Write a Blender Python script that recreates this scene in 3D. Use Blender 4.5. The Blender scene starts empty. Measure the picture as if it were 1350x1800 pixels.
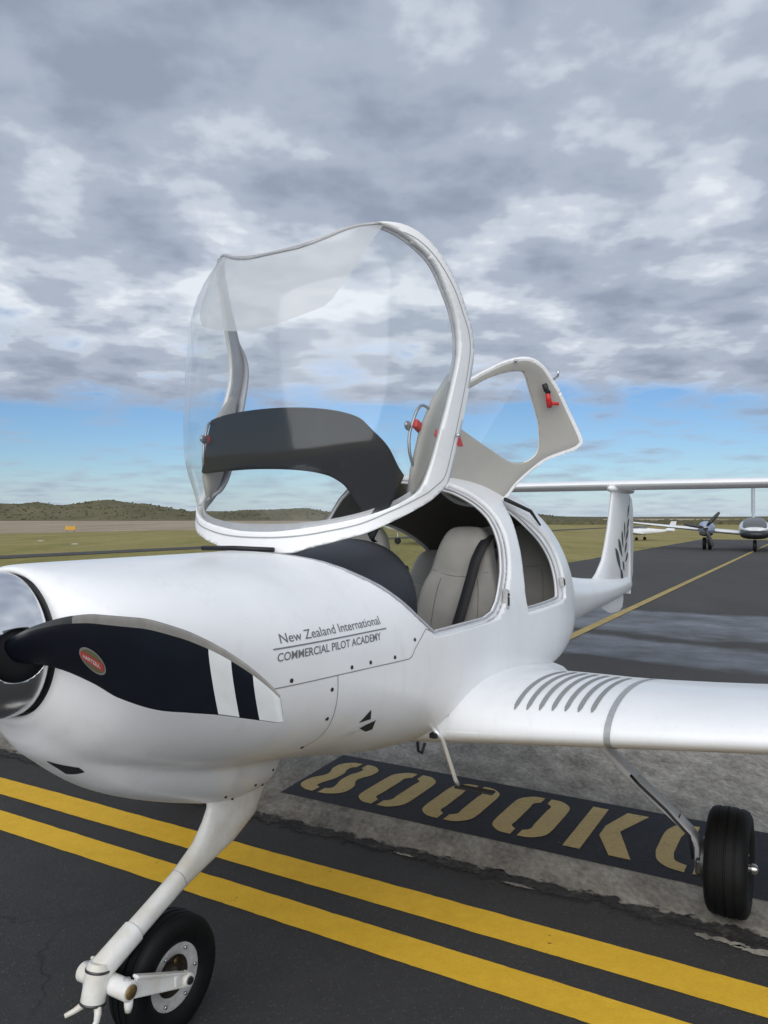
import bpy, bmesh, math, random
import numpy as np
from mathutils import Vector, Matrix, noise

S = bpy.context.scene
C = S.collection
R = math.radians

# ------------------------------------------------------------------ camera
cam_d = bpy.data.cameras.new('camera'); cam = bpy.data.objects.new('camera', cam_d); C.objects.link(cam)
S.camera = cam
CAM_H = 1.576
cam.location = (0, 0, CAM_H)
cam.rotation_euler = (R(90), 0, 0)
cam_d.sensor_fit = 'VERTICAL'; cam_d.sensor_height = 24.0
cam_d.lens = 24.0 * 1352.0 / 1800.0
cam_d.shift_y = 9.0 / 1800.0
cam_d.clip_start = 0.05; cam_d.clip_end = 6000

# ------------------------------------------------------------------ sky, sun, exposure
SUN_EL, SUN_AZ = 26.0, 192.0          # azimuth measured clockwise from +Y (the way the camera looks)
w = bpy.data.worlds.new('World'); S.world = w; w.use_nodes = True
nt = w.node_tree; nt.nodes.clear()
def wn(t, **k):
    n = nt.nodes.new(t)
    for a, b in k.items(): setattr(n, a, b)
    return n
def wl(a, b): nt.links.new(a, b)
def wmath(op, a, b=None, clamp=False):
    n = wn('ShaderNodeMath', operation=op, use_clamp=clamp)
    for i, v in enumerate((a, b)):
        if v is None: continue
        if hasattr(v, 'links'): wl(v, n.inputs[i])
        else: n.inputs[i].default_value = v
    return n.outputs[0]
def wramp(fac, stops, interp='EASE'):
    n = wn('ShaderNodeValToRGB'); n.color_ramp.interpolation = interp
    e = n.color_ramp.elements
    while len(e) < len(stops): e.new(0.5)
    for el, (p, c) in zip(e, stops):
        el.position = p; el.color = (*c, 1) if len(c) == 3 else c
    wl(fac, n.inputs[0]); return n.outputs[0]
def wnoise(vec, scale, detail=6, rough=0.55, dist=0.0):
    n = wn('ShaderNodeTexNoise'); n.inputs['Scale'].default_value = scale
    n.inputs['Detail'].default_value = detail; n.inputs['Roughness'].default_value = rough
    n.inputs['Distortion'].default_value = dist
    wl(vec, n.inputs['Vector']); return n.outputs['Fac']
sky = wn('ShaderNodeTexSky', sky_type='NISHITA', sun_disc=False)
sky.sun_elevation = R(SUN_EL); sky.sun_rotation = R(SUN_AZ); sky.air_density = 1.0; sky.dust_density = 0.15; sky.ozone_density = 2.5
skys = wn('ShaderNodeVectorMath', operation='MULTIPLY'); wl(sky.outputs[0], skys.inputs[0]); skys.inputs[1].default_value = (.054, .066, .084)
tc = wn('ShaderNodeTexCoord'); sep = wn('ShaderNodeSeparateXYZ'); wl(tc.outputs['Generated'], sep.inputs[0])
el = wmath('MAXIMUM', sep.outputs[2], 0.0)
den = wmath('ADD', el, 0.13)
cu = wmath('DIVIDE', sep.outputs[0], den); cv = wmath('DIVIDE', sep.outputs[1], den)
comb = wn('ShaderNodeCombineXYZ'); wl(cu, comb.inputs[0]); wl(cv, comb.inputs[1]); comb.inputs[2].default_value = 3.7
deck = comb.outputs[0]
n_big = wnoise(deck, 0.95, 2, 0.45, 0.0)
n_mid = wnoise(deck, 4.4, 6, 0.50, 0.0)
thick = wmath('ADD', wmath('MULTIPLY', n_big, 0.42), wmath('MULTIPLY', n_mid, 0.58))
el_w = wmath('ADD', el, wmath('MULTIPLY', wmath('SUBTRACT', n_big, 0.5), 0.16))      # ragged far edge of the deck
cover = wramp(el_w, [(0.0, (0.50,)*3), (0.03, (0.49,)*3), (0.075, (0.46,)*3), (0.125, (0.46,)*3), (0.165, (0.62,)*3), (0.23, (0.80,)*3), (1.0, (0.82,)*3)], 'LINEAR')
edge = wmath('SUBTRACT', wmath('ADD', thick, cover), 1.0)
alpha = wmath('MULTIPLY', wmath('ADD', edge, 0.07), 5.0, True)
shade = wmath('ADD', wmath('MULTIPLY', n_mid, 0.60), wmath('MULTIPLY', n_big, 0.40))
ccol = wramp(shade, [(0.37, (0.70, 0.745, 0.80)), (0.435, (0.52, 0.57, 0.65)), (0.505, (0.37, 0.42, 0.51)), (0.635, (0.265, 0.31, 0.40))], 'EASE')
# low over the horizon the clouds are thin, pale and bluish
low = wmath('SUBTRACT', 1.0, wmath('DIVIDE', el, 0.16), True)
mixl = wn('ShaderNodeMix', data_type='RGBA'); wl(wmath('MULTIPLY', low, 0.75), mixl.inputs['Factor']); wl(ccol, mixl.inputs['A']); mixl.inputs['B'].default_value = (0.36, 0.42, 0.52, 1)
veil = wmath('MULTIPLY', wmath('SUBTRACT', 1.0, wmath('DIVIDE', el, 0.06), True), 0.65)
mixv = wn('ShaderNodeMix', data_type='RGBA'); wl(veil, mixv.inputs['Factor']); wl(skys.outputs[0], mixv.inputs['A']); mixv.inputs['B'].default_value = (0.45, 0.545, 0.69, 1)
soft = wmath('MULTIPLY', alpha, wmath('SUBTRACT', 1.0, wmath('MULTIPLY', low, 0.35)))
mix = wn('ShaderNodeMix', data_type='RGBA'); wl(soft, mix.inputs['Factor']); wl(mixv.outputs['Result'], mix.inputs['A']); wl(mixl.outputs['Result'], mix.inputs['B'])
bg = wn('ShaderNodeBackground'); wl(mix.outputs['Result'], bg.inputs[0]); bg.inputs[1].default_value = 1.0
w.cycles.sampling_method = 'MANUAL'; w.cycles.sample_map_resolution = 256
out = wn('ShaderNodeOutputWorld'); wl(bg.outputs[0], out.inputs[0])

sun_d = bpy.data.lights.new('sun', 'SUN'); sun_d.energy = 2.5; sun_d.angle = R(80); sun_d.color = (1.0, 0.975, 0.94)
sun = bpy.data.objects.new('sun', sun_d); C.objects.link(sun)
_sd = Vector((math.sin(R(SUN_AZ)) * math.cos(R(SUN_EL)), math.cos(R(SUN_AZ)) * math.cos(R(SUN_EL)), math.sin(R(SUN_EL))))
sun.rotation_euler = _sd.to_track_quat('Z', 'Y').to_euler()
S.view_settings.view_transform = 'Standard'; S.view_settings.look = 'None'
S.view_settings.exposure = 0.17; S.view_settings.gamma = 1.0
S.view_settings.use_curve_mapping = False
S.render.engine = 'CYCLES'
S.cycles.max_bounces = 10; S.cycles.transparent_max_bounces = 24

# ------------------------------------------------------------------ materials
MATS = {}
def mat(name, col=(.5, .5, .5), rough=.5, metal=0., coat=0., spec=.5, var=0., vscale=8., bump=0., bscale=60., col2=None, stretch=None, trans=0.):
    m = bpy.data.materials.new(name); m.use_nodes = True; MATS[name] = m
    t = m.node_tree; b = t.nodes['Principled BSDF']
    b.inputs['Base Color'].default_value = (*col, 1); b.inputs['Roughness'].default_value = rough
    b.inputs['Metallic'].default_value = metal; b.inputs['Specular IOR Level'].default_value = spec
    b.inputs['Coat Weight'].default_value = coat; b.inputs['Coat Roughness'].default_value = .08
    tcn = t.nodes.new('ShaderNodeTexCoord'); vec = tcn.outputs['Object']
    if stretch:
        mp = t.nodes.new('ShaderNodeMapping'); mp.inputs['Scale'].default_value = stretch; t.links.new(vec, mp.inputs[0]); vec = mp.outputs[0]
    def nz(sc, det=6, ro=.6):
        n = t.nodes.new('ShaderNodeTexNoise'); n.inputs['Scale'].default_value = sc; n.inputs['Detail'].default_value = det; n.inputs['Roughness'].default_value = ro
        t.links.new(vec, n.inputs['Vector']); return n.outputs['Fac']
    if var > 0 or col2:
        c2 = col2 or tuple(max(0, c * (1 - var)) for c in col)
        rp = t.nodes.new('ShaderNodeValToRGB'); rp.color_ramp.elements[0].position = .36; rp.color_ramp.elements[1].position = .66
        rp.color_ramp.elements[0].color = (*c2, 1); rp.color_ramp.elements[1].color = (*col, 1)
        t.links.new(nz(vscale), rp.inputs[0]); t.links.new(rp.outputs[0], b.inputs['Base Color'])
    if bump > 0:
        bp = t.nodes.new('ShaderNodeBump'); bp.inputs['Strength'].default_value = bump; bp.inputs['Distance'].default_value = .01
        t.links.new(nz(bscale, 4), bp.inputs['Height']); t.links.new(bp.outputs[0], b.inputs['Normal'])
    return m
mat('paint', (.86, .865, .87), .34, coat=.18, var=.05, vscale=4.0, spec=.4)
mat('paint_worn', (.74, .73, .70), .38, var=.10, vscale=25, coat=.1)
mat('leg_paint', (.78, .78, .76), .34, col2=(.62, .58, .50), vscale=9, coat=.15)
mat('rim_paint', (.52, .51, .49), .45, var=.3, vscale=40)
mat('spinner_metal', (.84, .84, .85), .20, metal=1., var=.06, vscale=5)
mat('steel', (.55, .56, .58), .3, metal=1.)
mat('polished_tube', (.78, .79, .80), .22, metal=.35, spec=.8)
mat('dark_steel', (.10, .10, .10), .45, metal=.8)
mat('rim_brown', (.075, .06, .045), .6, metal=.2, var=.5, vscale=40)  # mottled dark brown for the recess inside each rim
mat('brass', (.36, .24, .10), .5, metal=.7, var=.4, vscale=60)
mat('blade_black', (.0060, .0085, .0150), .42, var=.3, vscale=12, spec=.3)
mat('blade_grey', (.22, .21, .195), .5, var=.2, vscale=30)
mat('blade_boot', (.030, .034, .034), .45, var=.3, vscale=30)
mat('blade_white', (.66, .68, .69), .45, var=.08, vscale=20)
mat('badge_red', (.40, .06, .05), .4)
mat('badge_olive', (.13, .12, .06), .5)
mat('badge_silver', (.45, .44, .42), .35, metal=.6)
mat('rubber', (.0050, .0055, .006), .62, var=.4, vscale=20, spec=.25, bump=.15, bscale=120)
mat('black_trim', (.016, .017, .019), .45, spec=.35)
mat('glareshield', (.012, .013, .015), .6, spec=.12)
mat('leather_black', (.020, .022, .027), .42, bump=.12, bscale=220)
mat('leather_beige', (.36, .345, .315), .55, var=.16, vscale=5, bump=.10, bscale=160)
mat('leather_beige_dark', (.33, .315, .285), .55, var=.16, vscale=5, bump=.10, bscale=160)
mat('leather_seam', (.17, .16, .14), .7)
mat('liner', (.13, .12, .105), .8, var=.2, vscale=6)
mat('door_liner', (.40, .385, .355), .6, var=.10, vscale=5)
mat('frame_grey', (.44, .44, .46), .4, var=.12, vscale=20)
mat('belt', (.014, .014, .016), .65, bump=.3, bscale=400)
mat('seam', (.26, .26, .26), .7)
mat('lettering', (.16, .16, .17), .5)
mat('underline', (.20, .20, .21), .5)
mat('fastener', (.05, .05, .055), .4, metal=.6)
mat('walkway', (.27, .285, .28), .8, var=.15, vscale=80)
mat('band_tape', (.36, .375, .38), .55, var=.15, vscale=60)
mat('red_plastic', (.55, .02, .015), .35)
mat('fern', (.05, .055, .06), .45)
mat('duct_dark', (.02, .02, .02), .7)
mat('wire', (.35, .36, .37), .3, metal=.8)

def glass(name, tint, fres=1.0, rough=0.0, film=0.0, filmcol=(.8, .8, .8), bump=.0, bsc=3.):
    m = bpy.data.materials.new(name); m.use_nodes = True; MATS[name] = m
    t = m.node_tree; t.nodes.clear()
    o = t.nodes.new('ShaderNodeOutputMaterial')
    tr = t.nodes.new('ShaderNodeBsdfTransparent'); tr.inputs[0].default_value = (*tint, 1)
    gl = t.nodes.new('ShaderNodeBsdfGlossy'); gl.inputs['Roughness'].default_value = rough; gl.inputs['Color'].default_value = (fres, fres, fres, 1)
    fr = t.nodes.new('ShaderNodeFresnel'); ge = t.nodes.new('ShaderNodeNewGeometry'); mr = t.nodes.new('ShaderNodeMapRange')   # a thin sheet mirrors alike from both sides
    mr.inputs['To Min'].default_value = 1.5; mr.inputs['To Max'].default_value = 1/1.5; t.links.new(ge.outputs['Backfacing'], mr.inputs[0]); t.links.new(mr.outputs[0], fr.inputs[0])
    mx = t.nodes.new('ShaderNodeMixShader')
    t.links.new(fr.outputs[0], mx.inputs[0]); t.links.new(tr.outputs[0], mx.inputs[1]); t.links.new(gl.outputs[0], mx.inputs[2])
    if bump > 0:
        tcn = t.nodes.new('ShaderNodeTexCoord'); n = t.nodes.new('ShaderNodeTexNoise'); n.inputs['Scale'].default_value = bsc; n.inputs['Detail'].default_value = 2
        t.links.new(tcn.outputs['Object'], n.inputs['Vector'])
        bp = t.nodes.new('ShaderNodeBump'); bp.inputs['Strength'].default_value = bump; bp.inputs['Distance'].default_value = .05
        t.links.new(n.outputs['Fac'], bp.inputs['Height']); t.links.new(bp.outputs[0], gl.inputs['Normal'])
    last = mx
    if film > 0:
        df = t.nodes.new('ShaderNodeBsdfDiffuse'); df.inputs[0].default_value = (*filmcol, 1)
        tl = t.nodes.new('ShaderNodeBsdfTranslucent'); tl.inputs[0].default_value = (*filmcol, 1)
        ad = t.nodes.new('ShaderNodeMixShader'); t.links.new(df.outputs[0], ad.inputs[1]); t.links.new(tl.outputs[0], ad.inputs[2])
        m2 = t.nodes.new('ShaderNodeMixShader'); m2.inputs[0].default_value = film
        t.links.new(last.outputs[0], m2.inputs[1]); t.links.new(ad.outputs[0], m2.inputs[2]); last = m2
    t.links.new(last.outputs[0], o.inputs[0])
    return m
glass('canopy_glass', (.955, .965, .965), 1.0, rough=.12, film=.022, filmcol=(.8, .82, .84), bump=0.03, bsc=2.4)
glass('window_glass', (.95, .96, .96), 1.0)
glass('milky_film', (.90, .91, .92), .4, film=.66, filmcol=(.92, .92, .93))
glass('glass_dark', (.20, .21, .22), 1.0)

# ------------------------------------------------------------------ helpers
def mesh_obj(name, verts, faces, m=None, parent=None, smooth=True, solid=0., offset=-1., kind=None):
    me = bpy.data.meshes.new(name)
    me.from_pydata([tuple(map(float, v)) for v in verts], [], [tuple(map(int, f)) for f in faces])
    if smooth: me.polygons.foreach_set('use_smooth', [True] * len(me.polygons))
    me.update()
    if m: me.materials.append(MATS[m])
    o = bpy.data.objects.new(name, me); C.objects.link(o)
    if parent: o.parent = parent
    if solid:
        md = o.modifiers.new('solidify', 'SOLIDIFY'); md.thickness = solid; md.offset = offset; md.use_even_offset = False
    if kind: o['kind'] = kind
    return o
def bm_obj(name, bm, m=None, parent=None, smooth=True, angle=None):
    me = bpy.data.meshes.new(name); bm.to_mesh(me); bm.free()
    if smooth: me.polygons.foreach_set('use_smooth', [True] * len(me.polygons))
    if angle is not None: me.set_sharp_from_angle(angle=R(angle))
    if m: me.materials.append(MATS[m])
    o = bpy.data.objects.new(name, me); C.objects.link(o)
    if parent: o.parent = parent
    return o
def V(x, l, z): return Vector((x, -l, z))       # x aft, l to the aircraft's left, z up
def add_verts_faces(bm, verts, faces):
    vs = [bm.verts.new(v) for v in verts]
    for f in faces:
        try: bm.faces.new([vs[i] for i in f])
        except ValueError: pass
    return vs
def loft(bm, rings, cap0=True, cap1=True, closed=True):
    n = len(rings[0]); vs = [[bm.verts.new(p) for p in r] for r in rings]
    for a, b in zip(vs, vs[1:]):
        for i in range(n if closed else n - 1):
            j = (i + 1) % n
            bm.faces.new((a[i], a[j], b[j], b[i]))
    if cap0: bm.faces.new(vs[0][::-1])
    if cap1: bm.faces.new(vs[-1])
    bmesh.ops.recalc_face_normals(bm, faces=bm.faces[:])
def ring(c, u, v, ru, rv, n=24, p=2.0):
    out_ = []
    for i in range(n):
        a = 2 * math.pi * i / n; ca, sa = math.cos(a), math.sin(a)
        out_.append(c + u * (ru * math.copysign(abs(ca) ** (2 / p), ca)) + v * (rv * math.copysign(abs(sa) ** (2 / p), sa)))
    return out_
def tube(bm, pts, rad, n=12, caps=True):
    pts = [Vector(p) for p in pts]; rs = rad if isinstance(rad, (list, tuple)) else [rad] * len(pts)
    t0 = (pts[1] - pts[0]).normalized()
    u = t0.cross(Vector((0, 0, 1)));
    if u.length < .05: u = t0.cross(Vector((1, 0, 0)))
    u.normalize(); rings = []
    for i, p in enumerate(pts):
        t = (pts[min(i + 1, len(pts) - 1)] - pts[max(i - 1, 0)]).normalized()
        u = (u - t * u.dot(t)).normalized(); v = t.cross(u)
        rings.append(ring(p, u, v, rs[i], rs[i], n))
    loft(bm, rings, caps, caps)
def box(bm, c, sx, sy, sz, rot=None, bevel=0.0, seg=2):
    r = bmesh.ops.create_cube(bm, size=1.0)
    M = Matrix.Translation(c) @ (rot.to_4x4() if rot else Matrix.Identity(4)) @ Matrix.Diagonal((sx, sy, sz, 1))
    bmesh.ops.transform(bm, matrix=M, verts=r['verts'])
    if bevel: 
        es = list({e for v in r['verts'] for e in v.link_edges})
        bmesh.ops.bevel(bm, geom=es, offset=bevel, segments=seg, profile=.5, affect='EDGES')
def lathe(bm, prof, origin, axis, n=48, cap=False):
    axis = axis.normalized(); u = axis.cross(Vector((0, 0, 1)))
    if u.length < .05: u = axis.cross(Vector((1, 0, 0)))
    u.normalize(); v = axis.cross(u)
    rings = [ring(origin + axis * a, u, v, max(r, 1e-4), max(r, 1e-4), n) for a, r in prof]
    loft(bm, rings, cap, cap)
def pchip(xs, ys, x):
    n = len(xs)
    if x <= xs[0]: return ys[0]
    if x >= xs[-1]: return ys[-1]
    h = [xs[i+1]-xs[i] for i in range(n-1)]; s = [(ys[i+1]-ys[i])/h[i] for i in range(n-1)]
    m = [s[0]]
    for i in range(1, n-1):
        if s[i-1]*s[i] <= 0: m.append(0.)
        else:
            a = 2*h[i]+h[i-1]; b = h[i]+2*h[i-1]; m.append((a+b)/(a/s[i-1]+b/s[i]))
    m.append(s[-1])
    for i in range(n-1):
        if x <= xs[i+1]:
            t = (x-xs[i])/h[i]
            return (2*t**3-3*t*t+1)*ys[i]+(t**3-2*t*t+t)*h[i]*m[i]+(-2*t**3+3*t*t)*ys[i+1]+(t**3-t*t)*h[i]*m[i+1]
def sdf(P, X, Z):
    """signed distance (negative inside) from points to a closed polygon"""
    P = np.array(P, float); d = np.full(X.shape, 1e9); ins = np.zeros(X.shape, bool)
    for a, b in zip(P, np.roll(P, -1, axis=0)):
        e = b - a; t = np.clip(((X-a[0])*e[0]+(Z-a[1])*e[1])/(e@e+1e-12), 0, 1)
        d = np.minimum(d, np.hypot(X-a[0]-t*e[0], Z-a[1]-t*e[1]))
        if a[1] != b[1]:
            c = ((a[1] > Z) != (b[1] > Z)) & (X < (b[0]-a[0])*(Z-a[1])/(b[1]-a[1])+a[0]); ins ^= c
    return np.where(ins, -d, d)
def clip(verts, tris, f):
    """keep the part of a triangle mesh where f < 0"""
    nv = []; vm = {}; em = {}; nf = []
    def gv(i):
        if i not in vm: vm[i] = len(nv); nv.append(verts[i])
        return vm[i]
    def ge(i, j):
        k = (i, j) if i < j else (j, i)
        if k not in em:
            a, b = k; t = f[a] / (f[a] - f[b]); em[k] = len(nv); nv.append(verts[a] + (verts[b] - verts[a]) * t)
        return em[k]
    neg = f < 0
    for t in tris:
        c = neg[t[0]] + 2 * neg[t[1]] + 4 * neg[t[2]]
        if c == 0: continue
        if c == 7: nf.append((gv(t[0]), gv(t[1]), gv(t[2]))); continue
        poly = []
        for k in range(3):
            i, j = t[k], t[(k + 1) % 3]
            if neg[i]: poly.append(gv(i))
            if neg[i] != neg[j]: poly.append(ge(i, j))
        nf.append(tuple(poly))
    return np.array(nv), nf
def tri(faces):
    o = []
    for f in faces:
        for k in range(1, len(f) - 1): o.append((f[0], f[k], f[k + 1]))
    return o
def smooth_poly(P, n=6, closed=True):
    """Catmull-Rom through the points"""
    P = [np.array(p, float) for p in P]; N_ = len(P); o = []
    rng = range(N_ if closed else N_ - 1)
    for i in rng:
        g = (lambda k: P[k % N_]) if closed else (lambda k: P[min(max(k, 0), N_ - 1)])
        a, b, c, d = g(i - 1), g(i), g(i + 1), g(i + 2)
        for k in range(n):
            t = k / n
            o.append(.5 * ((2*b) + (-a+c)*t + (2*a-5*b+4*c-d)*t*t + (-a+3*b-3*c+d)*t**3))
    if not closed: o.append(P[-1])
    return o
def empty(name, loc, rz, label, cat, group=None):
    o = bpy.data.objects.new(name, None); C.objects.link(o); o.location = loc; o.rotation_euler = (0, 0, rz)
    o.empty_display_size = .3
    tag(o, label, cat, group); return o
def tag(o, label, cat, group=None):
    o['label'] = label; o['category'] = cat
    if group: o['group'] = group
    return o

# the place is laid out along the parked aircraft: x runs aft of its nose wheel, l to its left
NX, NY, TH = -0.675, 2.37, R(60)
CA, SA = math.cos(TH), math.sin(TH)
def G(x, l, z=0.): return (NX + x*CA + l*SA, NY + x*SA - l*CA, z)

# ------------------------------------------------------------------ ground materials
def ground_mat(name, stops, scales, rough=.85, bump=.4, bscale=120., speck=None, stretch_rot=None, stretch=(1, 1, 1), wet=None, spec=.3):
    """stops: colour ramp over a mix of noises; speck: (colour, amount, scale) light aggregate; wet: patches with lower roughness"""
    m = bpy.data.materials.new(name); m.use_nodes = True; MATS[name] = m
    t = m.node_tree; b = t.nodes['Principled BSDF']; b.inputs['Specular IOR Level'].default_value = spec
    tcn = t.nodes.new('ShaderNodeTexCoord'); mp = t.nodes.new('ShaderNodeMapping'); t.links.new(tcn.outputs['Object'], mp.inputs[0])
    mp.inputs['Scale'].default_value = stretch
    if stretch_rot is not None: mp.inputs['Rotation'].default_value = (0, 0, stretch_rot)
    def nz(sc, det=8, ro=.62, raw=False):
        n = t.nodes.new('ShaderNodeTexNoise'); n.inputs['Scale'].default_value = sc; n.inputs['Detail'].default_value = det; n.inputs['Roughness'].default_value = ro
        t.links.new(tcn.outputs['Object'] if raw else mp.outputs[0], n.inputs['Vector']); return n.outputs['Fac']
    def mth(op, a, b_):
        n = t.nodes.new('ShaderNodeMath'); n.operation = op
        for i, v in enumerate((a, b_)):
            if hasattr(v, 'links'): t.links.new(v, n.inputs[i])
            else: n.inputs[i].default_value = v
        return n.outputs[0]
    acc = None
    for sc, wt in scales:
        k = mth('MULTIPLY', nz(sc), wt); acc = k if acc is None else mth('ADD', acc, k)
    rp = t.nodes.new('ShaderNodeValToRGB'); e = rp.color_ramp.elements
    while len(e) < len(stops): e.new(.5)
    for q, (p, c) in zip(e, stops): q.position = p; q.color = (*c, 1)
    t.links.new(acc, rp.inputs[0]); col = rp.outputs[0]
    if speck:
        sc_, am, ss = speck
        vo = t.nodes.new('ShaderNodeTexVoronoi'); vo.inputs['Scale'].default_value = ss; t.links.new(tcn.outputs['Object'], vo.inputs['Vector'])
        wn_ = t.nodes.new('ShaderNodeTexWhiteNoise'); t.links.new(vo.outputs['Position'], wn_.inputs['Vector'])
        near = mth('LESS_THAN', vo.outputs['Distance'], .38); pick = mth('GREATER_THAN', wn_.outputs['Value'], 1 - am)
        f = mth('MULTIPLY', near, pick)
        mx = t.nodes.new('ShaderNodeMix'); mx.data_type = 'RGBA'; t.links.new(f, mx.inputs['Factor']); t.links.new(col, mx.inputs['A']); mx.inputs['B'].default_value = (*sc_, 1); col = mx.outputs['Result']
    t.links.new(col, b.inputs['Base Color'])
    if wet:
        r2 = t.nodes.new('ShaderNodeMapRange'); r2.inputs['From Min'].default_value = .4; r2.inputs['From Max'].default_value = .6; r2.inputs['To Min'].default_value = wet; r2.inputs['To Max'].default_value = rough
        t.links.new(nz(.9, 4), r2.inputs[0]); t.links.new(r2.outputs[0], b.inputs['Roughness'])
    else: b.inputs['Roughness'].default_value = rough
    bp = t.nodes.new('ShaderNodeBump'); bp.inputs['Strength'].default_value = bump; bp.inputs['Distance'].default_value = .006
    t.links.new(nz(bscale, 3, raw=True), bp.inputs['Height']); t.links.new(bp.outputs[0], b.inputs['Normal'])
    return m
ground_mat('asphalt', [(.30, (.030, .029, .029)), (.5, (.043, .042, .042)), (.72, (.062, .060, .058))], [(.5, .30), (5, .25), (85, .45)], .8, .7, 170, ((.10, .097, .09), .06, 140))
ground_mat('asphalt_far', [(.36, (.040, .038, .035)), (.5, (.056, .053, .049)), (.66, (.074, .071, .067))], [(.16, .45), (1.2, .3), (30, .25)], .78, .4, 90, stretch=(1, .35, 1), stretch_rot=-.35)
ground_mat('patch_seal', [(.34, (.070, .076, .088)), (.5, (.105, .115, .135)), (.68, (.155, .165, .185))], [(.5, .5), (4, .3), (60, .2)], .62, .3, 90, stretch=(1, .3, 1), stretch_rot=-.3)
ground_mat('concrete', [(.38, (.13, .118, .10)), (.5, (.27, .25, .215)), (.62, (.44, .41, .36))], [(.8, .22), (7, .42), (45, .36)], .85, .6, 80, ((.30, .28, .25), .06, 90), stretch=(1, .5, 1), stretch_rot=.5)
ground_mat('joint_tar', [(.35, (.016, .015, .014)), (.52, (.036, .034, .032)), (.70, (.11, .10, .09))], [(9, .5), (40, .5)], .8, .9, 70)
ground_mat('panel_black', [(.33, (.012, .013, .017)), (.5, (.018, .019, .024)), (.70, (.033, .033, .036))], [(2.5, .4), (40, .6)], .75, .35, 120, ((.05, .05, .05), .04, 160))
ground_mat('yellow_paint', [(.27, (.26, .14, .02)), (.35, (.66, .39, .022)), (.62, (.82, .51, .04))], [(1.5, .3), (14, .35), (90, .35)], .7, .4, 160)
ground_mat('yellow_far', [(.30, (.24, .18, .06)), (.6, (.42, .32, .11))], [(3, .5), (30, .5)], .7, .2, 60)
ground_mat('stencil_paint', [(.30, (.30, .22, .085)), (.42, (.46, .34, .145)), (.66, (.56, .43, .20))], [(3, .4), (35, .6)], .75, .4, 130)
ground_mat('grass', [(.34, (.125, .12, .030)), (.45, (.20, .18, .045)), (.55, (.29, .235, .085)), (.66, (.20, .195, .05))], [(.035, .42), (.4, .30), (5, .28)], .95, .8, 14, stretch=(1, .22, 1), stretch_rot=-R(60))
ground_mat('dry_field', [(.38, (.20, .155, .10)), (.5, (.34, .27, .185)), (.62, (.50, .42, .32))], [(.02, .45), (.25, .3), (3, .25)], .95, .6, 8, stretch=(1, .12, 1), stretch_rot=-R(60))
ground_mat('dune_scrub', [(.33, (.055, .056, .026)), (.46, (.10, .092, .045)), (.60, (.155, .13, .070)), (.74, (.21, .175, .10))], [(.02, .4), (.12, .35), (1.1, .25)], .95, .8, 3)
ground_mat('scrub_leaf', [(.35, (.060, .060, .030)), (.5, (.095, .088, .045)), (.66, (.14, .118, .064))], [(.05, .5), (.6, .5)], .9, .4, 5)

def aft_coord(t):
    """node output: distance aft of the aircraft's nose wheel, and a noise helper"""
    tcn = t.nodes.new('ShaderNodeTexCoord'); d = t.nodes.new('ShaderNodeVectorMath'); d.operation = 'DOT_PRODUCT'
    t.links.new(tcn.outputs['Object'], d.inputs[0]); d.inputs[1].default_value = (.5, .8660254, 0)
    def mth(op, a, b_=0., clamp=False):
        n = t.nodes.new('ShaderNodeMath'); n.operation = op; n.use_clamp = clamp
        for i, v in enumerate((a, b_)):
            if hasattr(v, 'links'): t.links.new(v, n.inputs[i])
            else: n.inputs[i].default_value = v
        return n.outputs[0]
    def nz(sc, det=6, ro=.6):
        n = t.nodes.new('ShaderNodeTexNoise'); n.inputs['Scale'].default_value = sc; n.inputs['Detail'].default_value = det; n.inputs['Roughness'].default_value = ro
        t.links.new(tcn.outputs['Object'], n.inputs['Vector']); return n.outputs['Fac']
    return mth('SUBTRACT', d.outputs['Value'], 1.715), mth, nz
def see_through(name, alpha_fn):
    """let a painted or tarred coat break up where it has worn away"""
    m = MATS[name]; t = m.node_tree; b = t.nodes['Principled BSDF']; xa, mth, nz = aft_coord(t)
    t.links.new(alpha_fn(xa, mth, nz), b.inputs['Alpha'])
# tar joint: dense in the middle, crumbling to both sides
see_through('joint_tar', lambda x, m, n: m('MULTIPLY', m('ADD', m('SUBTRACT', m('MULTIPLY', n(11, 8, .68), 3.4), 1.25), m('SUBTRACT', .30, m('MULTIPLY', m('ABSOLUTE', m('SUBTRACT', x, 1.475)), 13.0))), 2.2, True))
see_through('yellow_paint', lambda x, m, n: m('MULTIPLY', m('SUBTRACT', m('ADD', m('MULTIPLY', n(38, 6, .7), .62), m('MULTIPLY', n(2.3, 4), .38)), .30), 14.0, True))
see_through('stencil_paint', lambda x, m, n: m('MULTIPLY', m('SUBTRACT', m('ADD', m('MULTIPLY', n(45, 6, .7), .65), m('MULTIPLY', n(4, 4), .35)), .315), 12.0, True))
see_through('panel_black', lambda x, m, n: m('MULTIPLY', m('SUBTRACT', m('ADD', m('MULTIPLY', n(30, 6, .7), .6), m('MULTIPLY', n(2, 4), .4)), .30), 12.0, True))
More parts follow.
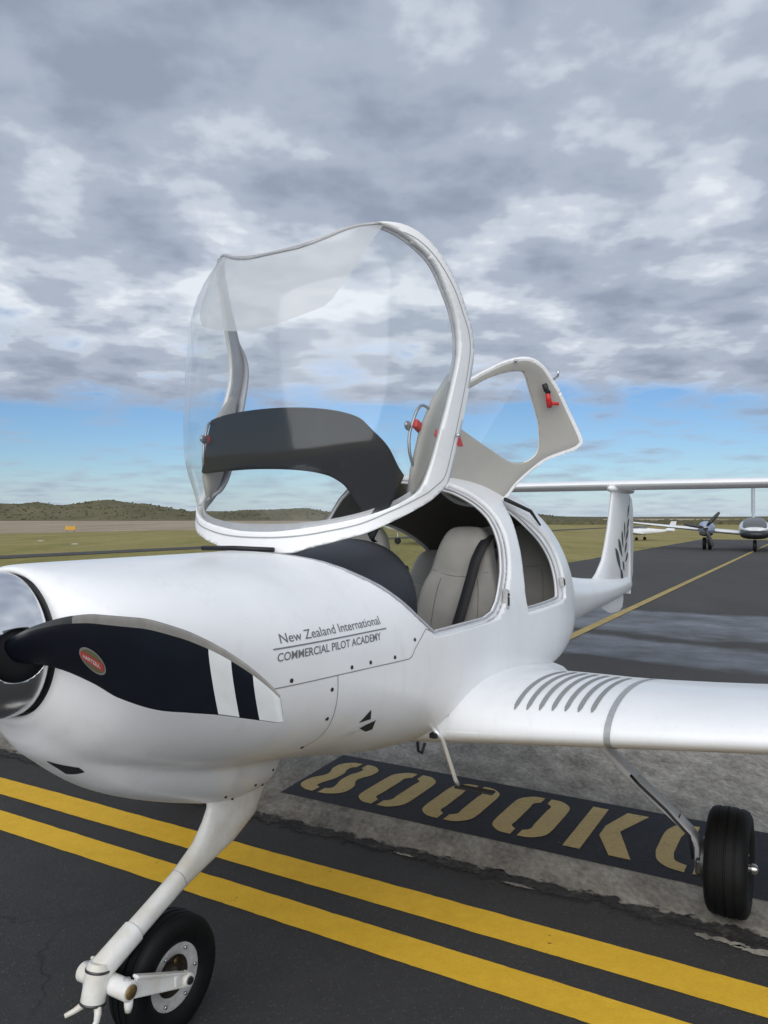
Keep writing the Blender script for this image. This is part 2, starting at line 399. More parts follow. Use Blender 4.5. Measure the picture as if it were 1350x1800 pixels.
def sealed_bands():
    """broad lighter, slightly damp bands across the far apron"""
    m = MATS['asphalt_far']; t = m.node_tree; b = t.nodes['Principled BSDF']; xa, mth, nz = aft_coord(t)
    old = b.inputs['Base Color'].links[0].from_socket
    xw = mth('ADD', xa, mth('MULTIPLY', mth('SUBTRACT', nz(.35, 5), .5), 2.6)); acc = None
    for c, h in ((10.6, 1.5), (7.9, .95), (5.6, .35)):
        k = mth('MULTIPLY', mth('SUBTRACT', h, mth('ABSOLUTE', mth('SUBTRACT', xw, c))), 3.5, True)
        acc = k if acc is None else mth('MAXIMUM', acc, k)
    acc = mth('MULTIPLY', acc, mth('MULTIPLY', mth('SUBTRACT', nz(1.1, 6, .65), .22), 2.2, True))
    mx = t.nodes.new('ShaderNodeMix'); mx.data_type = 'RGBA'; t.links.new(mth('MULTIPLY', acc, .85), mx.inputs['Factor']); t.links.new(old, mx.inputs['A']); mx.inputs['B'].default_value = (.185, .198, .225, 1)
    t.links.new(mx.outputs['Result'], b.inputs['Base Color'])
    t.links.new(mth('SUBTRACT', .80, mth('MULTIPLY', acc, .32)), b.inputs['Roughness'])
sealed_bands()
def cracked(name, scale, width, depth):
    m = MATS[name]; t = m.node_tree; b = t.nodes['Principled BSDF']; xa, mth, nz = aft_coord(t); old = b.inputs['Base Color'].links[0].from_socket
    tcn = t.nodes.new('ShaderNodeTexCoord'); nn = t.nodes.new('ShaderNodeTexNoise'); nn.inputs['Scale'].default_value = 3.0; nn.inputs['Detail'].default_value = 6; t.links.new(tcn.outputs['Object'], nn.inputs['Vector'])
    sc_ = t.nodes.new('ShaderNodeVectorMath'); sc_.operation = 'SCALE'; sc_.inputs['Scale'].default_value = .35; t.links.new(nn.outputs['Color'], sc_.inputs[0])
    ad = t.nodes.new('ShaderNodeVectorMath'); ad.operation = 'ADD'; t.links.new(tcn.outputs['Object'], ad.inputs[0]); t.links.new(sc_.outputs[0], ad.inputs[1])
    vo = t.nodes.new('ShaderNodeTexVoronoi'); vo.feature = 'DISTANCE_TO_EDGE'; vo.inputs['Scale'].default_value = scale; t.links.new(ad.outputs[0], vo.inputs['Vector'])
    line = mth('MULTIPLY', mth('SUBTRACT', width, vo.outputs['Distance']), 1/width*1.5, True)
    line = mth('MULTIPLY', line, mth('MULTIPLY', mth('SUBTRACT', nz(.9, 3), .50), 6.0, True))
    stain = mth('MULTIPLY', mth('MULTIPLY', mth('SUBTRACT', nz(1.7, 5, .6), .58), 6.0, True), .45)
    f = mth('MAXIMUM', mth('MULTIPLY', line, depth), stain)
    mx = t.nodes.new('ShaderNodeMix'); mx.data_type = 'RGBA'; t.links.new(f, mx.inputs['Factor']); t.links.new(old, mx.inputs['A']); mx.inputs['B'].default_value = (.014, .0135, .013, 1)
    t.links.new(mx.outputs['Result'], b.inputs['Base Color'])
cracked('asphalt', .75, .006, .8)
cracked('concrete', 1.1, .006, .55)
def weathered(name):
    """exhaust film and rain streaks on the white paint"""
    m = MATS[name]; t = m.node_tree; b = t.nodes['Principled BSDF']; old = b.inputs['Base Color'].links[0].from_socket
    tcn = t.nodes.new('ShaderNodeTexCoord'); mp = t.nodes.new('ShaderNodeMapping'); mp.inputs['Scale'].default_value = (16, 16, 1.6); t.links.new(tcn.outputs['Object'], mp.inputs[0])
    n = t.nodes.new('ShaderNodeTexNoise'); n.inputs['Scale'].default_value = 1.0; n.inputs['Detail'].default_value = 8; n.inputs['Roughness'].default_value = .7; t.links.new(mp.outputs[0], n.inputs['Vector'])
    n2 = t.nodes.new('ShaderNodeTexNoise'); n2.inputs['Scale'].default_value = 90; n2.inputs['Detail'].default_value = 3; t.links.new(tcn.outputs['Object'], n2.inputs['Vector'])
    r1 = t.nodes.new('ShaderNodeMapRange'); r1.inputs['From Min'].default_value = .55; r1.inputs['From Max'].default_value = .85; r1.inputs['To Max'].default_value = .30; t.links.new(n.outputs['Fac'], r1.inputs[0])
    r2 = t.nodes.new('ShaderNodeMapRange'); r2.inputs['From Min'].default_value = .70; r2.inputs['From Max'].default_value = .78; r2.inputs['To Max'].default_value = .35; t.links.new(n2.outputs['Fac'], r2.inputs[0])
    mx_ = t.nodes.new('ShaderNodeMath'); mx_.operation = 'MAXIMUM'; t.links.new(r1.outputs[0], mx_.inputs[0]); t.links.new(r2.outputs[0], mx_.inputs[1])
    mx = t.nodes.new('ShaderNodeMix'); mx.data_type = 'RGBA'; t.links.new(mx_.outputs[0], mx.inputs['Factor']); t.links.new(old, mx.inputs['A']); mx.inputs['B'].default_value = (.52, .49, .43, 1)
    t.links.new(mx.outputs['Result'], b.inputs['Base Color'])
weathered('paint')
def sheet(name, pts, z, m, kind='structure', parent=None):
    bm = bmesh.new(); f = bm.faces.new([bm.verts.new(G(x, l, z)) for x, l in pts]); f.normal_update()
    if f.normal.z < 0: f.normal_flip()
    bmesh.ops.triangulate(bm, faces=[f])
    o = bm_obj(name, bm, m, parent, smooth=False)
    if kind: o['kind'] = kind
    return o
rnd = random.Random(5)
def wavy(x, l0, l1, step, amp, seed, fine=.3):
    o = []; n = int((l1 - l0) / step)
    for i in range(n + 1):
        l = l0 + (l1 - l0) * i / n
        a = noise.noise(Vector((l * 1.3, seed, 0))) * amp + noise.noise(Vector((l * 9, seed, 4))) * amp * fine + noise.noise(Vector((l * 33, seed, 9))) * amp * fine * .5
        o.append((x + a, l))
    return o
# ------------------------------------------------------------------ the setting
sheet('ground', [(-900, -2500), (3500, -2500), (3500, 2500), (-900, 2500)], -.05, 'grass')
sheet('dry_field', [(-400, -420), (1500, -420), (1500, -68), (-400, -68)], -.04, 'dry_field')
sheet('taxiway', [(-400, -28.2), (900, -28.2), (900, -26.0), (-400, -26.0)], -.03, 'asphalt_far')
sheet('apron', wavy(-6, -6.0, 70, 3, 0, 1) + [(58, 70)] + [(58, -6.1)] + [(58 - .5*i, -6.1 + .14*noise.noise(Vector((i*.37, 2, 0)))) for i in range(1, 100)], -.020, 'asphalt_far')
near = wavy(1.53, -7.0, 9, .02, .03, 3, .5)
sheet('road', [(-9, -7), (-9, 9)] + near[::-1], -.0075, 'asphalt')
slab = wavy(1.50, -5.9, 9, .012, .045, 7, 1.1)
sheet('concrete_pavement', slab + [(4.6, 9), (4.6, -5.9)], -.0055, 'concrete')
sheet('pavement_joint', [(1.36, -5.9), (1.36, 9), (1.60, 9), (1.60, -5.9)], -.0040, 'joint_tar')
# broken bits of old concrete along the joint, by the main wheel
for l, rl, rx, x in ((1.42,.10,.022,1.40),(1.62,.16,.026,1.385),(1.95,.15,.024,1.39),(.62,.07,.012,1.43),(.05,.06,.010,1.45)):
    n = 44
    sheet('concrete_fragment', [(x + rx*math.sin(2*math.pi*k/n)*rnd.uniform(.35, 1.35), l + rl*math.cos(2*math.pi*k/n)*rnd.uniform(.85, 1.05)) for k in range(n)], -.0028, 'concrete')
def stripe_sheet(name, x0, x1, l0, l1, z, m, amp=.004, seed=0):
    a = wavy(x0, l0, l1, .025, amp, seed, .9); b = wavy(x1, l0, l1, .025, amp, seed + 3, .9)
    return sheet(name, a + b[::-1], z, m)
stripe_sheet('yellow_line', .995, 1.17, -7, 9, -.0055, 'yellow_paint', .004, 21)
stripe_sheet('yellow_line', .685, .845, -7, 9, -.0055, 'yellow_paint', .004, 31)
sheet('taxi_line', [(4.7, -1.26), (57, -1.34), (57, -1.20), (4.7, -1.12)], -.012, 'yellow_far')
# ---- stencilled marking on its black ground
board = sheet('painted_marking', [(1.815, -.955), (1.815, 1.62), (2.575, 1.62), (2.575, -1.02)], -.0035, 'panel_black', kind=None)
tag(board, 'black painted rectangle reading 8000KG on the concrete beside the double yellow lines', 'marking')
def poly_letter(polys):
    bm = bmesh.new()
    for pl in polys:
        f = bm.faces.new([bm.verts.new(G(x, l, -.0015)) for l, x in pl]); f.normal_update()
        if f.normal.z < 0: f.normal_flip()
    bmesh.ops.triangulate(bm, faces=bm.faces[:])
    return bm_obj('stencil_letter', bm, 'stencil_paint', board, smooth=False)
X0, X1 = 1.918, 2.475
def bez(P, n=5): return [tuple(p) for p in smooth_poly(P, n, False)]
def zero(l0, l1):
    w_ = l1 - l0; t = .105; m_ = (l0 + l1) / 2; g = .018; xm0, xm1 = X0 + .10, X1 - .10
    left = bez([(m_ - g, X1), (l0 + .07, X1 - .008), (l0 + .012, X1 - .07), (l0, X1 - .16)]) + bez([(l0, X0 + .16), (l0 + .012, X0 + .07), (l0 + .07, X0 + .008), (m_ - g, X0)]) \
        + bez([(m_ - g, X0 + .075), (l0 + t - .002, X0 + .11), (l0 + t, X0 + .17)]) + bez([(l0 + t, X1 - .17), (l0 + t - .002, X1 - .11), (m_ - g, X1 - .075)])
    right = [(2*m_ - a, b) for a, b in left]
    poly_letter([left, right])
def eight(l0, l1):
    m_ = (l0 + l1) / 2; g = .018; xm = (X0 + X1) / 2 + .015; t = .105
    left = bez([(m_ - g, X1), (l0 + .075, X1 - .01), (l0 + .02, X1 - .07), (l0 + .018, X1 - .16), (l0 + .045, xm + .03), (l0 + .045, xm - .03), (l0 + .008, X0 + .19), (l0, X0 + .11), (l0 + .02, X0 + .05), (l0 + .08, X0 + .008), (m_ - g, X0)], 4) \
        + bez([(m_ - g, X0 + .075), (l0 + t, X0 + .10), (l0 + t + .008, X0 + .16), (m_ - g - .005, xm - .055), (m_ - g - .005, xm + .055), (l0 + t + .012, X1 - .16), (l0 + t + .008, X1 - .10), (m_ - g, X1 - .075)], 4)
    poly_letter([left, [(2*m_ - a, b) for a, b in left]])
eight(-.945, -.63)
for a in (-.545, -.142, .262): zero(a, a + .305)
poly_letter([[(.662, X0), (.745, X0), (.745, X1 + .01), (.662, X1 + .01)], [(.845, X1 + .01), (.955, X1 + .01), (.866, X0 + .30), (.982, X0), (.882, X0), (.785, X0 + .21), (.785, X0 + .34)]])
gl_ = bez([(1.205, X1 + .005), (1.11, X1 - .02), (1.068, X1 - .11), (1.06, X1 - .20)]) + bez([(1.062, X0 + .17), (1.085, X0 + .07), (1.14, X0 + .01), (1.215, X0 - .008)]) + bez([(1.215, X0 + .07), (1.16, X0 + .10), (1.142, X0 + .18)]) + bez([(1.142, X1 - .18), (1.16, X1 - .10), (1.205, X1 - .075)])
gr_ = bez([(1.24, X1 + .005), (1.33, X1 - .02), (1.375, X1 - .11), (1.38, X1 - .17)]) + [(1.29, X1 - .17)] + bez([(1.285, X1 - .12), (1.24, X1 - .075)], 3)
gb_ = [(1.25, X0 + .28), (1.38, X0 + .28), (1.38, X0 + .03), (1.25, X0 - .008), (1.25, X0 + .07), (1.30, X0 + .09), (1.30, X0 + .20), (1.25, X0 + .20)]
poly_letter([gl_, gr_, gb_])

# ---- dunes behind the field: a ridge that follows the horizon, with scrub on it
def ridge(name, prof, r0, r1, base, seed, m, rough=1.0):
    """prof: (bearing tangent, crest height above the field)"""
    tx = [p[0] for p in prof]; hz = [p[1] for p in prof]; nU, nV = 420, 26
    vs = []; fs = []; crest = []
    for i in range(nU + 1):
        tb = tx[0] + (tx[-1] - tx[0]) * i / nU; h = pchip(tx, hz, tb)
        for j in range(nV + 1):
            t = j / nV; r = r0 + (r1 - r0) * t
            prf = math.sin(min(t / .55, 1) * math.pi / 2) ** 1.4 if t < .55 else 1 - .8 * ((t - .55) / .45) ** 2
            p = Vector((tb * r, r, 0)); q = p * (1 / 40.) + Vector((seed, 0, 0))
            n_ = noise.fractal(q, .9, 2.1, 5)
            z = base + max(0, h * prf * (1 + .22 * n_ * rough) + (.35 * noise.noise(p * .12)) * prf * rough * min(1, h / 4))
            vs.append((p.x, p.y, z))
    for i in range(nU):
        for j in range(nV):
            a = i * (nV + 1) + j; fs.append((a, a + nV + 1, a + nV + 2, a + 1))
    o = mesh_obj(name, vs, fs, m); o['kind'] = 'structure'
    return vs
PX = lambda px: (px - 675) / 1352.
def HT(py, d): return CAM_H + (909 - py) / 1352. * d
lp = [(-300, 888), (-100, 887), (0, 884), (60, 882), (100, 887), (140, 885), (180, 880), (240, 884), (300, 892), (340, 898), (400, 898), (440, 895), (480, 894), (530, 893), (570, 899), (620, 905), (700, 905), (800, 906), (900, 905), (940, 903), (980, 907), (1060, 908)]
dl = ridge('hills', [(PX(a), HT(b, 400)) for a, b in lp], 330, 470, -.2, 3.1, 'dune_scrub')
rp_ = [(1000, 908), (1100, 908.5), (1150, 908), (1230, 908), (1350, 907.5), (1500, 907), (1800, 905)]
dr = ridge('far_hills', [(PX(a), HT(b, 800)) for a, b in rp_], 700, 900, -.2, 8.4, 'dune_scrub', .5)
def bush_mass(name, pts, smin, smax, m, count, seed, zmin=.5):
    r_ = random.Random(seed); vs = []; fs = []
    ico = bmesh.new(); bmesh.ops.create_icosphere(ico, subdivisions=1, radius=1.0)
    bv = [v.co.copy() for v in ico.verts]; bf = [[v.index for v in f.verts] for f in ico.faces]; ico.free()
    pts = [p for p in pts if p[2] > zmin]
    for _ in range(count):
        p = r_.choice(pts); s = r_.uniform(smin, smax); k = len(vs)
        ox, oy = r_.uniform(-4, 4), r_.uniform(-4, 4); fl = r_.uniform(.45, .9)
        for v in bv:
            j = 1 + r_.uniform(-.25, .25)
            vs.append((p[0] + ox + v.x*s*j*1.3, p[1] + oy + v.y*s*j*1.3, p[2] - .15 + v.z*s*j*fl))
        fs += [[i + k for i in f] for f in bf]
    o = mesh_obj(name, vs, fs, m, smooth=True); o['kind'] = 'stuff'
    o['label'] = 'dark green scrub covering the low dunes along the horizon' if name == 'dune_bushes' else 'low scrub and trees far off behind the parked aircraft'
    o['category'] = 'scrub'
    return o
bush_mass('dune_bushes', dl, .22, .52, 'scrub_leaf', 6000, 2, .8)
lowp = [(PX(px_) * d, d, 0.0) for px_ in range(960, 1700, 3) for d in (170, 200, 235, 270)]
bush_mass('far_scrub', lowp, .5, 1.25, 'scrub_leaf', 2600, 4, -1)
# yellow-orange movement sign and two white edge markers out on the field
def field_sign():
    p = G(0, 0)
    d = 84.; x = PX(124) * d
    o = empty('field_sign', (x, d, -.05), 0, 'small orange sign board standing out on the dry field, far left', 'sign')
    mat('sign_orange', (.52, .30, .04), .6)
    bm = bmesh.new(); box(bm, Vector((0, 0, .42)), 1.15, .12, .44, bevel=.02); bm_obj('board', bm, 'sign_orange', o, smooth=False)
    for s in (-.4, .4):
        bm = bmesh.new(); tube(bm, [(s, 0, 0), (s, 0, .22)], .03, 8); bm_obj('post', bm, 'dark_steel', o)
field_sign()
mat('marker_white', (.42, .41, .34), .7)
for k, (px_, d) in enumerate(((72, 52.), (132, 46.))):
    bm = bmesh.new(); loft(bm, [ring(Vector((0, 0, z)), Vector((1, 0, 0)), Vector((0, 1, 0)), r*1.6, r, 12) for z, r in ((0, .16), (.03, .14), (.05, .07), (.06, .02))])
    o = bm_obj('edge_marker', bm, 'marker_white'); o.location = (PX(px_)*d, d, -.05)
    tag(o, ['low white edge marker in the grass, the one farther to the left', 'low white edge marker in the grass, the one nearer the cowling'][k], 'marker', 'white edge markers in the grass')

# ------------------------------------------------------------------ the aircraft in front
plane = empty('light_aircraft', (NX, NY, 0), TH, 'white four-seat propeller aircraft in front, canopy tilted forward and rear door raised', 'aircraft')
ST = [
(-.525,1.445,1.075,.187,1.262,2.0,2.0), (-.515,1.452,1.055,.215,1.26,2.0,2.0), (-.49,1.455,1.02,.265,1.255,2.05,2.0), (-.42,1.456,.955,.345,1.235,2.1,2.05),
(-.30,1.456,.895,.410,1.21,2.2,2.1), (-.10,1.456,.838,.468,1.16,2.3,2.2), (.10,1.456,.800,.505,1.12,2.4,2.3), (.37,1.457,.755,.535,1.08,2.4,2.4),
(.60,1.515,.705,.555,1.05,2.35,2.5), (.90,1.630,.655,.575,1.04,2.35,2.5), (1.2,1.725,.635,.585,1.04,2.4,2.5), (1.5,1.775,.63,.59,1.04,2.45,2.5),
(1.8,1.790,.63,.59,1.04,2.5,2.5), (2.1,1.775,.64,.585,1.04,2.5,2.5), (2.4,1.715,.65,.56,1.04,2.4,2.5), (2.7,1.60,.67,.50,1.03,2.3,2.4),
(3.0,1.44,.70,.39,1.01,2.1,2.2), (3.5,1.235,.735,.265,.98,2.0,2.0), (4.5,1.08,.775,.16,.93,2,2), (5.5,1.01,.79,.11,.91,2,2), (6.3,.97,.82,.05,.90,2,2)]
SC = list(zip(*ST))
def sec0(x): return np.array([pchip(SC[0], SC[i], x) for i in range(1, 7)])
_sc = {}
def sec(x):
    k = round(x, 4)
    if k not in _sc:
        if x < -.36: _sc[k] = sec0(x)
        else:
            h = min(.05, (x + .36) * .5 + .001)
            _sc[k] = .15*sec0(x-h) + .22*sec0(x-h*.5) + .26*sec0(x) + .22*sec0(x+h*.5) + .15*sec0(x+h)
    return _sc[k]
CHX = [-.5,-.47,-.41,-.37,-.27,-.14,.09,.15,.28,.36,.400,.413,.426,.440]
CHZ = [1.02,.975,.922,.888,.818,.756,.672,.654,.634,.630,.636,.665,.74,.86]
CHW = [.12,.14,.175,.19,.215,.228,.215,.20,.175,.158,.150,.145,.135,.12]
def section(x, off=0., n=176, chin=True):
    zt, zb, w_, zm, a_, b_ = sec(x)
    w_ -= off; zt -= off; zb += off
    th = np.linspace(0, 2*np.pi, n, endpoint=False)
    s, c = np.sin(th), np.cos(th)
    up = c >= 0
    e = np.where(up, a_, b_); h = np.where(up, zt - zm, zm - zb)
    r = ((np.abs(s)/w_)**e + (np.abs(c)/h)**e) ** (-1/e)
    if chin and CHX[0] < x < CHX[-1]:
        cb = pchip(CHX, CHZ, x) + off; cw = pchip(CHX, CHW, x); hc = min(.24, .72*(zm - cb)); zc = cb + hc
        rr = np.linspace(1.0, .02, 240)[:, None]
        g = (np.abs(rr*s)/cw)**2.4 + (np.abs(zm + rr*c - zc)/hc)**2.5 - 1
        ok = g < 0; i = ok.argmax(0); has = ok.any(0)
        i0 = np.maximum(i - 1, 0); k = np.arange(n)
        g1, g0 = g[i, k], g[i0, k]; t = np.where(np.abs(g0-g1) > 1e-9, g1/(g1-g0+1e-12), 0)
        rc = np.where(has, rr[i, 0] + (rr[i0, 0] - rr[i, 0]) * np.clip(t, 0, 1), 0)
        kk = .016
        r = .5*(r + rc + np.sqrt((r - rc)**2 + kk*kk)) - kk*kk/(4*np.maximum(r - rc, .05)+1e-6)*(rc < .05)
    return np.stack([np.full(n, x), r*s, zm + r*c], 1)       # (x, l, z)
def bodyl(x, z):
    zt, zb, w_, zm, a_, b_ = sec(x)
    r, e = (1-((z-zm)/(zt-zm))**a_, a_) if z > zm else (1-((zm-z)/(zm-zb))**b_, b_)
    return w_ * max(r, 0) ** (1/e)
def body_grid(xs, off=0., n=176, chin=True):
    rows = [section(x, off, n, chin) for x in xs]
    vs = np.concatenate(rows); fs = []
    for i in range(len(xs)-1):
        for j in range(n):
            k = (j+1) % n; fs.append((i*n+j, i*n+k, (i+1)*n+k, (i+1)*n+j))
    return vs, tri(fs)
def to_local(vs): v = np.array(vs); return np.stack([v[:, 0], -v[:, 1], v[:, 2]], 1)

front = [(.372,1.457),(.375,1.452),(.405,1.442),(.442,1.415),(.483,1.377),(.538,1.335),(.613,1.267),(.658,1.224),(.703,1.19),(.742,1.162)]
arch = [(1.385,1.166),(1.425,1.25),(1.485,1.34),(1.548,1.447),(1.578,1.53),(1.583,1.60),(1.562,1.66),(1.52,1.715),(1.46,1.75),(1.43,1.765)]
low_ = smooth_poly([(.703,1.19),(.735,1.166),(.775,1.153),(.85,1.150),(1.05,1.150),(1.22,1.153),(1.31,1.168),(1.372,1.205),(1.42,1.262)] + arch[2:], 4, False)
Pc = [(.372,2.2)] + front[:-2] + [tuple(p) for p in low_] + [(1.42,2.2)]
gfront = [(.444,1.470),(.473,1.455),(.525,1.407),(.593,1.344),(.652,1.295),(.70,1.272),(.80,1.262),(.924,1.259),(1.177,1.246)]
garch = [(1.26,1.256),(1.325,1.284),(1.38,1.325),(1.43,1.378),(1.503,1.461),(1.538,1.55),(1.552,1.60),(1.557,1.64),(1.556,1.68),(1.553,1.72),(1.55,1.765)]
Pg = [(.44,2.2)] + [tuple(p) for p in smooth_poly(gfront + garch, 4, False)] + [(1.55,2.2)]
Pi = [(.40,2.2)] + [(x+.028, z+.004) for x, z in front] + [(.80,1.168),(1.20,1.170),(1.28,1.186),(1.335,1.222),(1.372,1.262),(1.438,1.339),(1.505,1.447),(1.538,1.53),(1.545,1.584),(1.52,1.638),(1.47,1.69),(1.40,1.72),(1.38,2.2)]
Pd = smooth_poly([(1.70,1.146),(1.645,1.165),(1.628,1.23),(1.642,1.327),(1.682,1.457),(1.727,1.552),(1.765,1.622),(1.80,1.648),(1.85,1.635),(1.92,1.598),(2.03,1.55),(2.16,1.47),(2.25,1.37),(2.288,1.27),(2.285,1.18),(2.24,1.148)], 4)
Pdi = smooth_poly([(1.72,1.162),(1.67,1.18),(1.652,1.24),(1.665,1.33),(1.704,1.457),(1.745,1.545),(1.785,1.605),(1.82,1.615),(1.88,1.585),(1.965,1.525),(2.07,1.45),(2.15,1.35),(2.175,1.25),(2.17,1.19),(2.13,1.165)], 4)

Pw = smooth_poly([(1.86,1.20),(1.80,1.26),(1.83,1.40),(1.90,1.50),(2.05,1.545),(2.25,1.52),(2.48,1.45),(2.66,1.36),(2.72,1.29),(2.68,1.24),(2.50,1.205),(2.1,1.185)], 4)
xs = list(np.concatenate([np.linspace(-.525, -.40, 14)[:-1], np.arange(-.40, 3.0, .0125), np.linspace(3.0, 6.3, 46)]))
BV, BT = body_grid(xs)
def cut(vs, ts, *fn):
    for f in fn:
        if len(vs) == 0: break
        vs, ts = clip(vs, tri(ts), f(vs))
    return vs, ts
outside_can = lambda v: .004 - sdf(Pc, v[:, 0], v[:, 2])
outside_door = lambda v: np.where(v[:, 1] > .05, .004 - sdf(Pd, v[:, 0], v[:, 2]), -1.)
sel = lambda x0, x1, z0=-9: (lambda v: np.maximum.reduce([x0 - v[:, 0], v[:, 0] - x1, z0 - v[:, 2]]))
outside_win = lambda v: np.where(v[:, 1] < -.05, -sdf(Pw, v[:, 0], v[:, 2]), -1.)
fv, ff = cut(BV, BT, outside_can, outside_door, outside_win)
fus = mesh_obj('fuselage', to_local(fv), ff, 'paint', plane, solid=.02)
md = fus.modifiers.new('weighted', 'WEIGHTED_NORMAL') if False else None
# nose ring closing plate
bm = bmesh.new(); lathe(bm, [(0, .001), (0, .175), (.03, .178)], V(-.517, 0, 1.262), Vector((1, 0, 0)), 48); bm_obj('cowl_plate', bm, 'black_trim', fus)
# cabin lining
xs2 = list(np.arange(.40, 2.80, .0125)); LV, LT = body_grid(xs2, .030, 132, False)
lv, lf = cut(LV, LT, lambda v: -sdf(Pi, v[:, 0], v[:, 2]), lambda v: np.where(v[:, 1] > .05, -sdf(Pdi, v[:, 0], v[:, 2]), -1.), outside_win, lambda v: .70 - v[:, 2])
mesh_obj('cabin_liner', to_local(lv), lf, 'liner', fus, solid=.004)
bm = bmesh.new(); box(bm, V(1.65, 0, .80), 1.9, .84, .02); bm_obj('cabin_floor', bm, 'liner', fus, smooth=False)
bm = bmesh.new(); box(bm, V(2.74, .06, 1.02), .02, .60, .42, bevel=.0); bm_obj('rear_bulkhead', bm, 'liner', fus, smooth=False)
# stepped ledges the canopy and the door close on
EV, ET = body_grid(list(np.arange(.33, 2.5, .0125)), .021, 176, False)
v_, f_ = cut(EV, ET, lambda v: sdf(Pc, v[:, 0], v[:, 2]) - .012, lambda v: -sdf(Pi, v[:, 0], v[:, 2]))
mesh_obj('canopy_ledge', to_local(v_), f_, 'paint', fus, solid=.012)
v_, f_ = cut(EV, ET, lambda v: np.where(v[:, 1] > .05, sdf(Pd, v[:, 0], v[:, 2]) - .012, 1.), lambda v: -sdf(Pdi, v[:, 0], v[:, 2]))
mesh_obj('door_ledge', to_local(v_), f_, 'paint', fus, solid=.012)
v_, f_ = cut(EV2 := body_grid(list(np.arange(1.7, 2.8, .0125)), .012, 132, False)[0], body_grid(list(np.arange(1.7, 2.8, .0125)), .012, 132, False)[1], lambda v: np.where(v[:, 1] < -.05, sdf(Pw, v[:, 0], v[:, 2]) - .01, 1.))
mesh_obj('rear_window', to_local(v_), f_, 'window_glass', fus)
# dark rubber seal running round each ledge
v_, f_ = cut(*body_grid(list(np.arange(.33, 2.5, .0125)), .0195, 176, False), lambda v: -sdf(Pi, v[:, 0], v[:, 2]) , lambda v: sdf(Pi, v[:, 0], v[:, 2]) - .008)
mesh_obj('canopy_seal', to_local(v_), f_, 'frame_grey', fus, solid=.006, offset=1.)
v_, f_ = cut(*body_grid(list(np.arange(1.5, 2.4, .0125)), .0195, 176, False), lambda v: np.where(v[:, 1] > .05, -sdf(Pdi, v[:, 0], v[:, 2]), 1.), lambda v: sdf(Pdi, v[:, 0], v[:, 2]) - .008)
mesh_obj('door_seal', to_local(v_), f_, 'frame_grey', fus, solid=.006, offset=1.)

def on_body(x, z, d=.0012):
    l = bodyl(x, z); e = .004
    nl = 1.0; nx = -(bodyl(x+e, z)-bodyl(x-e, z))/(2*e); nz_ = -(bodyl(x, z+e)-bodyl(x, z-e))/(2*e)
    n = Vector((nx, nl, nz_)).normalized() * d
    return V(x + n.x, l + n.y, z + n.z)
def ribbon(pts, wd, name, m, parent, d=.0012, fine=.02):
    P = []
    for a, b in zip(pts, pts[1:]):
        n = max(1, int(math.hypot(b[0]-a[0], b[1]-a[1])/fine))
        P += [(a[0]+(b[0]-a[0])*k/n, a[1]+(b[1]-a[1])*k/n) for k in range(n)]
    P.append(pts[-1]); vs = []
    for i, p in enumerate(P):
        q0, q1 = P[max(i-1, 0)], P[min(i+1, len(P)-1)]; tx, tz = q1[0]-q0[0], q1[1]-q0[1]; L = math.hypot(tx, tz) or 1
        nx, nz_ = -tz/L*wd/2, tx/L*wd/2
        vs += [on_body(p[0]+nx, p[1]+nz_, d), on_body(p[0]-nx, p[1]-nz_, d)]
    return mesh_obj(name, vs, [(2*i, 2*i+1, 2*i+3, 2*i+2) for i in range(len(P)-1)], m, parent)
ribbon([(-.36,1.112),(-.048,1.112),(.166,1.110),(.34,1.106)] + bez([(.34,1.106),(.52,1.101),(.575,1.103),(.605,1.128),(.69,1.185)], 4) + [(.725,1.172)], .0032, 'panel_seam', 'seam', fus)
ribbon([(.183,1.110),(.188,1.03),(.196,.95)] + bez([(.196,.95),(.19,.91),(.165,.885)], 3), .003, 'panel_seam', 'seam', fus)
def disc_on_body(x, z, r, name, m, d=.002):
    c = on_body(x, z, d); n = (on_body(x, z, .05) - on_body(x, z, 0)).normalized(); u = n.cross(Vector((0, 0, 1))).normalized(); v = n.cross(u)
    bm = bmesh.new(); loft(bm, [ring(c - n*.002, u, v, r, r, 14), ring(c, u, v, r, r, 14), ring(c + n*.001, u, v, r*.7, r*.7, 14)]); return bm_obj(name, bm, m, fus)
for x, z in ((-.005,1.125),(.160,1.071),(.345,1.122),(.610,1.158),(.165,.884),(-.2,1.125),(.25,1.122),(.48,1.118),(.17,.98)): disc_on_body(x, z, .0062, 'fastener', 'fastener')
def text_on_body(body, x0, x1, zb, capz, m, shear=0., bold=0.):
    cu = bpy.data.curves.new('lettering', 'FONT'); cu.body = body; cu.size = 1.0; cu.shear = shear; cu.resolution_u = 3; cu.offset = bold
    o = bpy.data.objects.new('lettering_tmp', cu); C.objects.link(o)
    dg = bpy.context.evaluated_depsgraph_get(); me = o.evaluated_get(dg).to_mesh()
    co = [v.co.copy() for v in me.vertices]; fs = [tuple(p.vertices) for p in me.polygons]
    o.evaluated_get(dg).to_mesh_clear(); bpy.data.objects.remove(o)
    xa, xb = min(c.x for c in co), max(c.x for c in co); s = (x1-x0)/(xb-xa); sz = capz/.70
    return [(x0 + (c.x-xa)*s, zb + c.y*sz) for c in co], fs
for body, x0, x1, zb, cap, sh, bd, mm in (('New Zealand International', -.034, .436, 1.230, .0255, 0., 0.004, 'lettering'), ('COMMERCIAL PILOT ACADEMY', -.053, .420, 1.1835, .022, .18, .012, 'lettering')):
    co, fs = text_on_body(body, x0, x1, zb, cap, mm, sh, bd)
    mesh_obj('lettering', [on_body(x, z, .0015) for x, z in co], fs, mm, fus, smooth=False)
ribbon([(-.064,1.2175),(.458,1.2135)], .0042, 'underline', 'underline', fus, .0015)
